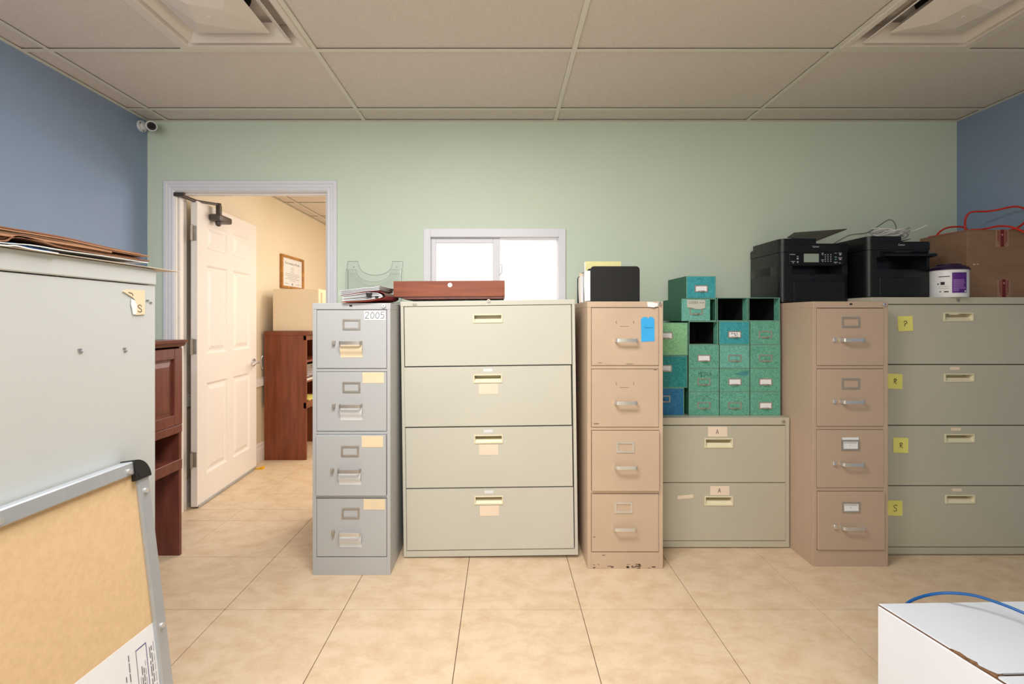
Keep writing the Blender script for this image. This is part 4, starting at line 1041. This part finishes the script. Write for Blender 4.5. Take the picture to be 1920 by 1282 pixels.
# ------------------------------------------------------------------ hutch desks in cherry wood
def hutch(label, loc, L, m, door):
    """front faces +x; runs along +y"""
    t = thing('secretary_desk', label, 'desk', loc)
    D, Ht = .38, 1.15
    for y in (0, L - .02): MB().box(0, D - .004, y, y + .02, 0, Ht - .035, bev=.001).build('end_panel', m, t)
    MB().box(.0, .012, .02, L - .02, .46, Ht - .035).build('back_panel', m, t)
    b = MB().prism([(-.0, -.006, Ht - .035), (D + .004, -.006, Ht - .035), (D + .012, -.006, Ht - .026), (D + .014, -.006, Ht - .016), (D + .026, -.006, Ht - .014), (D + .028, -.006, Ht), (0, -.006, Ht)], (0, L + .012, 0))
    b.build('crown_top', m, t)
    MB().box(.012, D - .01, .02, L - .02, .49, .512, bev=.002).build('desk_shelf', m, t)
    MB().box(D - .03, D, .0, L, .458, .514, bev=.003).build('front_rail', m, t)
    MB().box(.012, D - .02, .02, L - .02, .686, .704).build('upper_shelf', m, t)
    if door:
        x = D; z0, z1 = .70, 1.105
        b = MB().box(x - .018, x, .0, .06, z0, z1, bev=.002).box(x - .018, x, L - .06, L, z0, z1, bev=.002).box(x - .018, x, .06, L - .06, z0, z0 + .055, bev=.002).box(x - .018, x, .06, L - .06, z1 - .055, z1, bev=.002)
        d = b.build('flap_door', m, t)
        b = MB(); rs = []
        for o, dx in ((.06, -.012), (.075, -.012), (.098, -.003)): rs.append([b.bm.verts.new(p) for p in ((x + dx, o, z0 + o - .005), (x + dx, L - o, z0 + o - .005), (x + dx, L - o, z1 - o + .005), (x + dx, o, z1 - o + .005))])
        for q, r in zip(rs, rs[1:]):
            for k in range(4): b.bm.faces.new((q[k], q[(k + 1) % 4], r[(k + 1) % 4], r[k]))
        b.bm.faces.new(rs[-1]); b.build('raised_panel', m, d)
        MB().box(x - .05, x, 0, L, z0 - .045, z0 - .002, bev=.003).build('front_rail', m, t)
    else:
        MB().box(.012, D - .01, .02, L - .02, .87, .888).build('upper_shelf', m, t)
        MB().box(D - .03, D, 0, L, 1.07, 1.112, bev=.002).build('front_rail', m, t)
        b = MB().tube([(-.014, .004, .93), (-.022, -.003, .91), (-.024, -.004, .87), (-.020, -.002, .83), (-.012, .004, .815)], .005, 8, smooth=3)
        b.build('pull_handle', M_chrome, t, smooth=True)
    return t
hutch('dark cherry secretary desk with raised panel flap beside the doorway, in this room', (-2.255 + .16, 1.61, 0), .91, M_cherryd, True)
hutch('reddish cherry secretary desk seen end-on through the doorway', (-2.125, 4.195, 0), .66, M_cherry, False)
ob = MB()
for k in range(7): ob.box(-1.90, -1.76, 4.25 + k * .075, 4.28 + k * .075, .740 + .012 * k, .744 + .012 * k)
ob.box(-1.90, -1.885, 4.24, 4.78, .704, .82).box(-1.775, -1.76, 4.24, 4.78, .704, .72)
tag(ob.build('wire_rack', M_whitep), 'white slotted paper rack inside the cherry desk beyond the doorway', 'rack')
tag(MB().box(-1.95, -1.765, 4.3, 4.6, .5135, .525, bev=.002).build('note_pad', M_yellow), 'yellow note pad on the shelf of the desk beyond the doorway', 'pad')
# cream cabinet on the far desk
xa, xb = (511 - X0) * 4.23 / F, (598 - X0) * 4.23 / F
t = thing('metal_cabinet', 'small cream metal cabinet on top of the cherry desk beyond the doorway', 'cabinet', (xa, 4.23, 1.1502))
hh = H + (598 - 541.5) * 4.23 / F - 1.1502; wd = xb - xa
MB().box(0, wd, 0, .55, 0, hh, bev=.008, seg=2).build('body', M_hallcab, t)
d = MB().box(wd, wd + .012, .05, .50, .03, hh - .03, bev=.003).build('drawer', M_hallcab, t)
MB().cyl((wd + .012, .12, .12), (wd + .03, .12, .12), .012, 12).build('knob', M_chrome, d, smooth=True)

# diploma on the hall wall
dy0, dy1 = 4.55, 5.06; z0, z1 = 1.565, 1.895
t = thing('framed_certificate', 'framed certificate in a gold wood frame on the cream wall beyond the doorway', 'picture', (HX0, (dy0 + dy1) / 2, (z0 + z1) / 2))
hy, hz = (dy1 - dy0) / 2, (z1 - z0) / 2
b = MB().box(0, .026, -hy, -hy + .028, -hz, hz, bev=.004).box(0, .026, hy - .028, hy, -hz, hz, bev=.004).box(0, .026, -hy + .028, hy - .028, hz - .024, hz, bev=.004).box(0, .026, -hy + .028, hy - .028, -hz, -hz + .024, bev=.004)
b.build('frame', M_gold, t)
b = MB().box(.004, .010, -hy + .02, hy - .02, -hz + .02, hz - .02)
UY = Vector((0, 1, 0))
b.text('The University of Florida', (.0105, 0, hz - .085), UY, UZ, .033, 1)
for k, w_ in enumerate((.05, .08, .05, .09, .3, .34, .22, .32, .12)): b.box(.0101, .0105, -w_ / 2, w_ / 2, hz - .115 - k * .0165, hz - .112 - k * .0165, mi=2)
for y in (-.13, .13): b.box(.0101, .0105, y - .04, y + .04, -hz + .05, -hz + .053, mi=2)
b.cyl((.0098, 0, -hz + .048), (.0106, 0, -hz + .048), .012, 12, mi=2)
b.build('certificate_sheet', [M_paper, M_ink, M_greyink], t)

# ------------------------------------------------------------------ left foreground: big grey cabinet, folders, board
fx, fy, fh = -.696, .944, 1.36
t = thing('storage_cabinet', 'large light grey metal cabinet at the left edge with folders on top', 'cabinet', (-1.07, .60, 0))
hw, hd = 1.07 + fx, .344
MB().box(-hw, hw - .001, -hd, hd - .001, 0, fh - .034).build('body', M_lgrey, t)
MB().box(-hw, hw + .001, -hd, hd + .0005, fh - .032, fh, bev=.002, seg=2).build('top_cap', M_lgrey, t)
for k in range(4):
    d = MB().box(-hw + .02, hw - .02, -hd - .012, -hd, .06 + k * .315, .06 + k * .315 + .308, bev=.002).build('drawer', M_lgrey, t)
    b = MB(); uhandle(b, 0, .06 + k * .315 + .2, .11, .03, .016, -hd - .012); b.build('handle', M_chrome, d, smooth=True)
def sp_(px, py):
    d = F * -fx / (X0 - px); return d - .60, H - (py - Y0) * d / F
b = MB()
P = [(229, 545.5), (237, 542.5), (271, 544), (271.3, 589), (255, 590.5), (256.5, 574), (253, 562), (247, 556.5)]
q3 = [(hw + .0002, *sp_(*p)) for p in P]
b.prism(q3, (.0004, 0, 0))
P2 = [(246, 560), (253, 563), (257, 573), (256, 590), (249, 589), (247, 578), (245, 570)]
b.prism([(hw + .0002, *sp_(*p)) for p in P2], (.0003, 0, 0), 2)
for st_ in ([(240, 548), (247, 550), (249, 554)], [(265, 574.5), (262.5, 571.5), (259, 572), (257.8, 574.5), (260, 577), (264, 579.5), (265, 583), (261.5, 585), (258, 583)]):
    pp = [sp_(*p) for p in st_]; b.stroke(pp, (hw + .0009, 0, 0), UY, UZ, 1, .0012, 1)
lab(b.build('paper_label', [M_manila, M_ink, M_paper], t, recalc=False), 'torn cream paper label lettered S')
b = MB()
for px, py in ((150, 655), (152, 660), (234, 653), (236, 658), (277, 563), (283, 567)):
    y, z = sp_(px, py); b.box(hw - .0004, hw + .0002, y - .0035, y + .0035, z - .0012, z + .0012)
lab(b.build('scuff_marks', M_greyink, t), 'small dark scratches')
# folders: measured edge lines on the cabinet side plane
def edge(px, py, x=-.688):
    d = F * -x / (X0 - px); return (d, H - (py - Y0) * d / F)
def folder(label, cat, name, line, depth, th, m, x1=-.688, back_dz=0, m2=None, gap=.003):
    P = [edge(px, py, x1) for px, py in line]
    P = [(d, max(z, fh + .0009)) for d, z in P]
    d0, z0_ = P[0]; P = [(d0 - .16, z0_ + .002), (d0 - .08, z0_ + .001)] + P
    b = MB(); P = [Vector((0, d, z)) for d, z in P]; P = catmull(P, 4)
    n = len(P)
    b.ribbon([(x1, p.y, p.z) for p in P], [(x1 - depth, p.y, max(fh + .0006, p.z + back_dz)) for p in P], (0, 0, th))
    if m2:
        Q = [Vector((0, p.y, p.z + th + gap * min(1, i / 6, (n - 1 - i) / 6))) for i, p in enumerate(P)][1:-1]
        b.ribbon([(x1 - .004, p.y, p.z) for p in Q], [(x1 - depth, p.y, p.z + back_dz) for p in Q], (0, 0, th), 1)
    o = b.build(name, [m, m2 or m], smooth=True)
    return tag(o, label, cat, 'papers and folders on the left cabinet')
folder('lowest pale sheet sticking out past the cabinet edge', 'paper', 'paper_sheet', [(60, 472.5), (110, 479), (200, 490), (260, 498.5), (300, 505), (338, 510)], .2, .0012, mat('pale_board', (212, 198, 180), .8), x1=-.690)
folder('white sheet with a blue stripe near the left edge of the photo', 'paper', 'paper_sheet', [(0, 463), (30, 461.5), (60, 468), (110, 476)], .24, .0018, M_paper, m2=mat('blue_stripe', (36, 92, 150), .6), gap=.0016)
folder('white envelope under the brown folders', 'paper', 'paper_sheet', [(0, 455), (60, 460), (120, 470), (200, 481), (278, 493)], .24, .0012, M_paper)
folder('brown kraft folder bent upwards, second from the bottom', 'folder', 'file_folder', [(0, 452.5), (22, 447), (38, 445), (80, 454), (120, 465.5), (200, 479), (280, 490.5)], .26, .0022, M_kraftd, m2=M_kraft, gap=.0015)
folder('light kraft folder in the middle of the stack on the left cabinet', 'folder', 'file_folder', [(0, 441), (50, 447), (105, 456), (160, 465), (210, 474)], .26, .0034, M_kraft, m2=M_manila, gap=.001)
folder('thin dark brown folder just below the top of the stack', 'folder', 'file_folder', [(0, 436), (60, 443), (130, 455.5), (205, 470), (270, 482)], .25, .0015, M_kraftd, m2=M_kraftd, gap=.002)
folder('topmost brown folder on the left cabinet', 'folder', 'file_folder', [(0, 429.5), (60, 439), (130, 451), (205, 467.5), (282, 481.5)], .25, .0018, M_kraft, m2=M_kraftd, gap=.0016)
# whiteboard leaning with its fibreboard back towards us
t = thing('whiteboard', 'whiteboard seen from its tan fibreboard back, leaning on the grey cabinet', 'whiteboard', (-.552, .868, 0))
t.rotation_euler = (Matrix.Rotation(R(90), 4, 'Z') @ Matrix.Rotation(R(-7.6), 4, 'X') @ Matrix.Rotation(R(1.0), 4, 'Y')).to_euler()
LB, HB, rw = .64, 1.008, .0235
MB().box(-LB + .008, -.008, -.010, -.004, .008, HB - .008).build('fibreboard_back', M_cork, t)
MB().box(-LB + .008, -.008, -.004, .004, .008, HB - .008).build('writing_surface', M_whitep, t)
def railbox(name, x0, x1, z0, z1):
    return MB().box(x0, x1, -.016, .006, z0, z1, bev=.002).build(name, M_alu, t)
railbox('top_rail', -LB + .03, -.03, HB - rw, HB); railbox('bottom_rail', -LB + .03, -.03, 0, rw)
railbox('side_rail', -.026, 0, .03, HB - .034); railbox('side_rail', -LB, -LB + .026, .03, HB - .034)
for cx_, cz_, a0 in ((-.034, HB - .036, 0), (-LB + .034, HB - .036, 90), (-LB + .034, .036, 180), (-.034, .036, 270)):
    P = [(cx_, cz_)] + [(cx_ + .036 * math.cos(R(a0 + 90 * k / 8)), cz_ + .038 * math.sin(R(a0 + 90 * k / 8))) for k in range(9)]
    MB().prism([(x, -.019, z) for x, z in P], (0, .026, 0)).cyl((cx_ + .014 * math.cos(R(a0 + 45)), -.0195, cz_ + .014 * math.sin(R(a0 + 45))), (cx_ + .014 * math.cos(R(a0 + 45)), -.018, cz_ + .014 * math.sin(R(a0 + 45))), .004, 10).build('corner_cap', M_bplast, t)
for x, z in ((-.045, HB - .015), (-.262, HB - .015), (-.55, HB - .015), (-.0125, HB - .060), (-.0125, HB - .31), (-.0125, HB - .58)):
    MB().cyl((x, -.016, z), (x, -.019, z), .0045, 12).build('screw', M_chrome, t, smooth=True)
# printed sheet taped to the board
b = MB(); P = [(0, 0), (-.20, .005), (-.205, -.27), (0, -.275)]
b.prism([(x, -.0104, z) for x, z in P], (0, -.0004, 0))
def ink(x0, x1, z0, z1, mi=1): b.box(x0, x1, -.0112, -.0108, z0, z1, mi=mi)
for k, (x, za, zb) in enumerate(((-.006, -.03, -.26), (-.011, -.035, -.26), (-.015, -.035, -.25), (-.027, -.05, -.25), (-.031, -.06, -.25), (-.035, -.055, -.25), (-.039, -.07, -.25), (-.060, -.02, -.25), (-.068, -.05, -.25))):
    z = za; rr = random.Random(k)
    while z > zb:
        l = rr.uniform(.006, .02); ink(x - .0009, x + .0009, z - l, z, 1 if k % 3 else 3); z -= l + rr.uniform(.002, .005)
ink(-.0225, -.0215, -.26, -.022, 2); ink(-.0445, -.0225, -.0235, -.022, 2); ink(-.045, -.044, -.26, -.022, 1)
ink(-.142, -.136, -.062, -.026, 2); ink(-.093, -.091, -.075, -.055, 1); ink(-.178, -.1765, -.05, -.03, 1)
b.cyl((-.085, -.0108, -.118), (-.085, -.0112, -.118), .012, 14, mi=2)
o = b.build('shipping_label', [M_paper, M_greyink, M_violet, mat('light_grey_print', (190, 186, 196), .8)], t)
o.location = (-.0245, 0, .712); o.rotation_euler = (0, R(1.0), 0); lab(o, 'white printed paper stuck on the fibreboard')

# ------------------------------------------------------------------ right foreground: white carton and blue cable
zc = .38
t = thing('white_carton', 'white cardboard carton with torn brown seams in the lower right foreground', 'box', (1.162, 1.453, 0), R(1.5))
# local: back left corner at origin, x right, y negative towards the camera
WB, LB2 = .56, .58; seam = -.292
MB().box(0, WB, -LB2, 0, 0, zc - .006, bev=.003).build('body', M_wcarton, t)
MB().box(.004, WB - .002, seam + .004, -.001, zc - .0035, zc, bev=.001).build('top_flap', M_wcarton, t)
MB().box(.006, WB - .002, -LB2 + .001, seam - .004, zc - .0045, zc - .001, bev=.001).build('top_flap', M_wcarton, t)
b = MB().box(.0025, WB - .003, -LB2 + .003, -.002, zc - .0062, zc - .0034)
lab(b.build('corrugated_edge', mat('brown_corrugation', (118, 84, 60), .9, var=.2, scale=80), t), 'exposed brown corrugated edge')
b = MB(); rr = random.Random(4)
P = [(.001, -.20), (.010, -.215), (.007, -.235), (.012, -.252), (.004, -.262), (.009, -.278), (.016, -.292), (.004, -.302), (-.001, -.27), (-.0015, -.23)]
b.prism([(x, y, zc - .002) for x, y in P], (0, 0, .0028)); lab(b.build('torn_patch', mat('torn_brown_board', (150, 112, 78), .9, var=.25, scale=120), t), 'torn brown patch at the seam')
b = MB().box(.03, WB - .003, seam - .0015, seam + .0025, zc - .0005, zc + .0004); b.build('tape_seam', mat('grey_tape', (150, 148, 158), .5), t)
P = [wp(1690, 1150, 1.56), wp(1700, 1132, 1.52), wp(1720, 1121, 1.50), wp(1750, 1113.5, 1.47), wp(1785, 1111.5, 1.44), wp(1830, 1117, 1.41), wp(1880, 1133, 1.37), wp(1925, 1151, 1.33), wp(1980, 1172, 1.28)]
P = [Vector((P[0].x - .01, 1.60, .004)), Vector((P[0].x - .02, 1.60, .12)), Vector((P[0].x, 1.575, .26))] + P + [Vector((P[-1].x + .06, 1.24, zc + .006)), Vector((P[-1].x + .12, 1.22, zc + .005))]
b = MB().tube(P, .0042, 8, smooth=5); o = b.build('blue_cable', M_bcord, smooth=True); tag(o, 'blue network cable looping over the white carton', 'cable')

for o in t.children:                                          # the carton is racked out of square
    for v in o.data.vertices: v.co.x -= v.co.y * .148
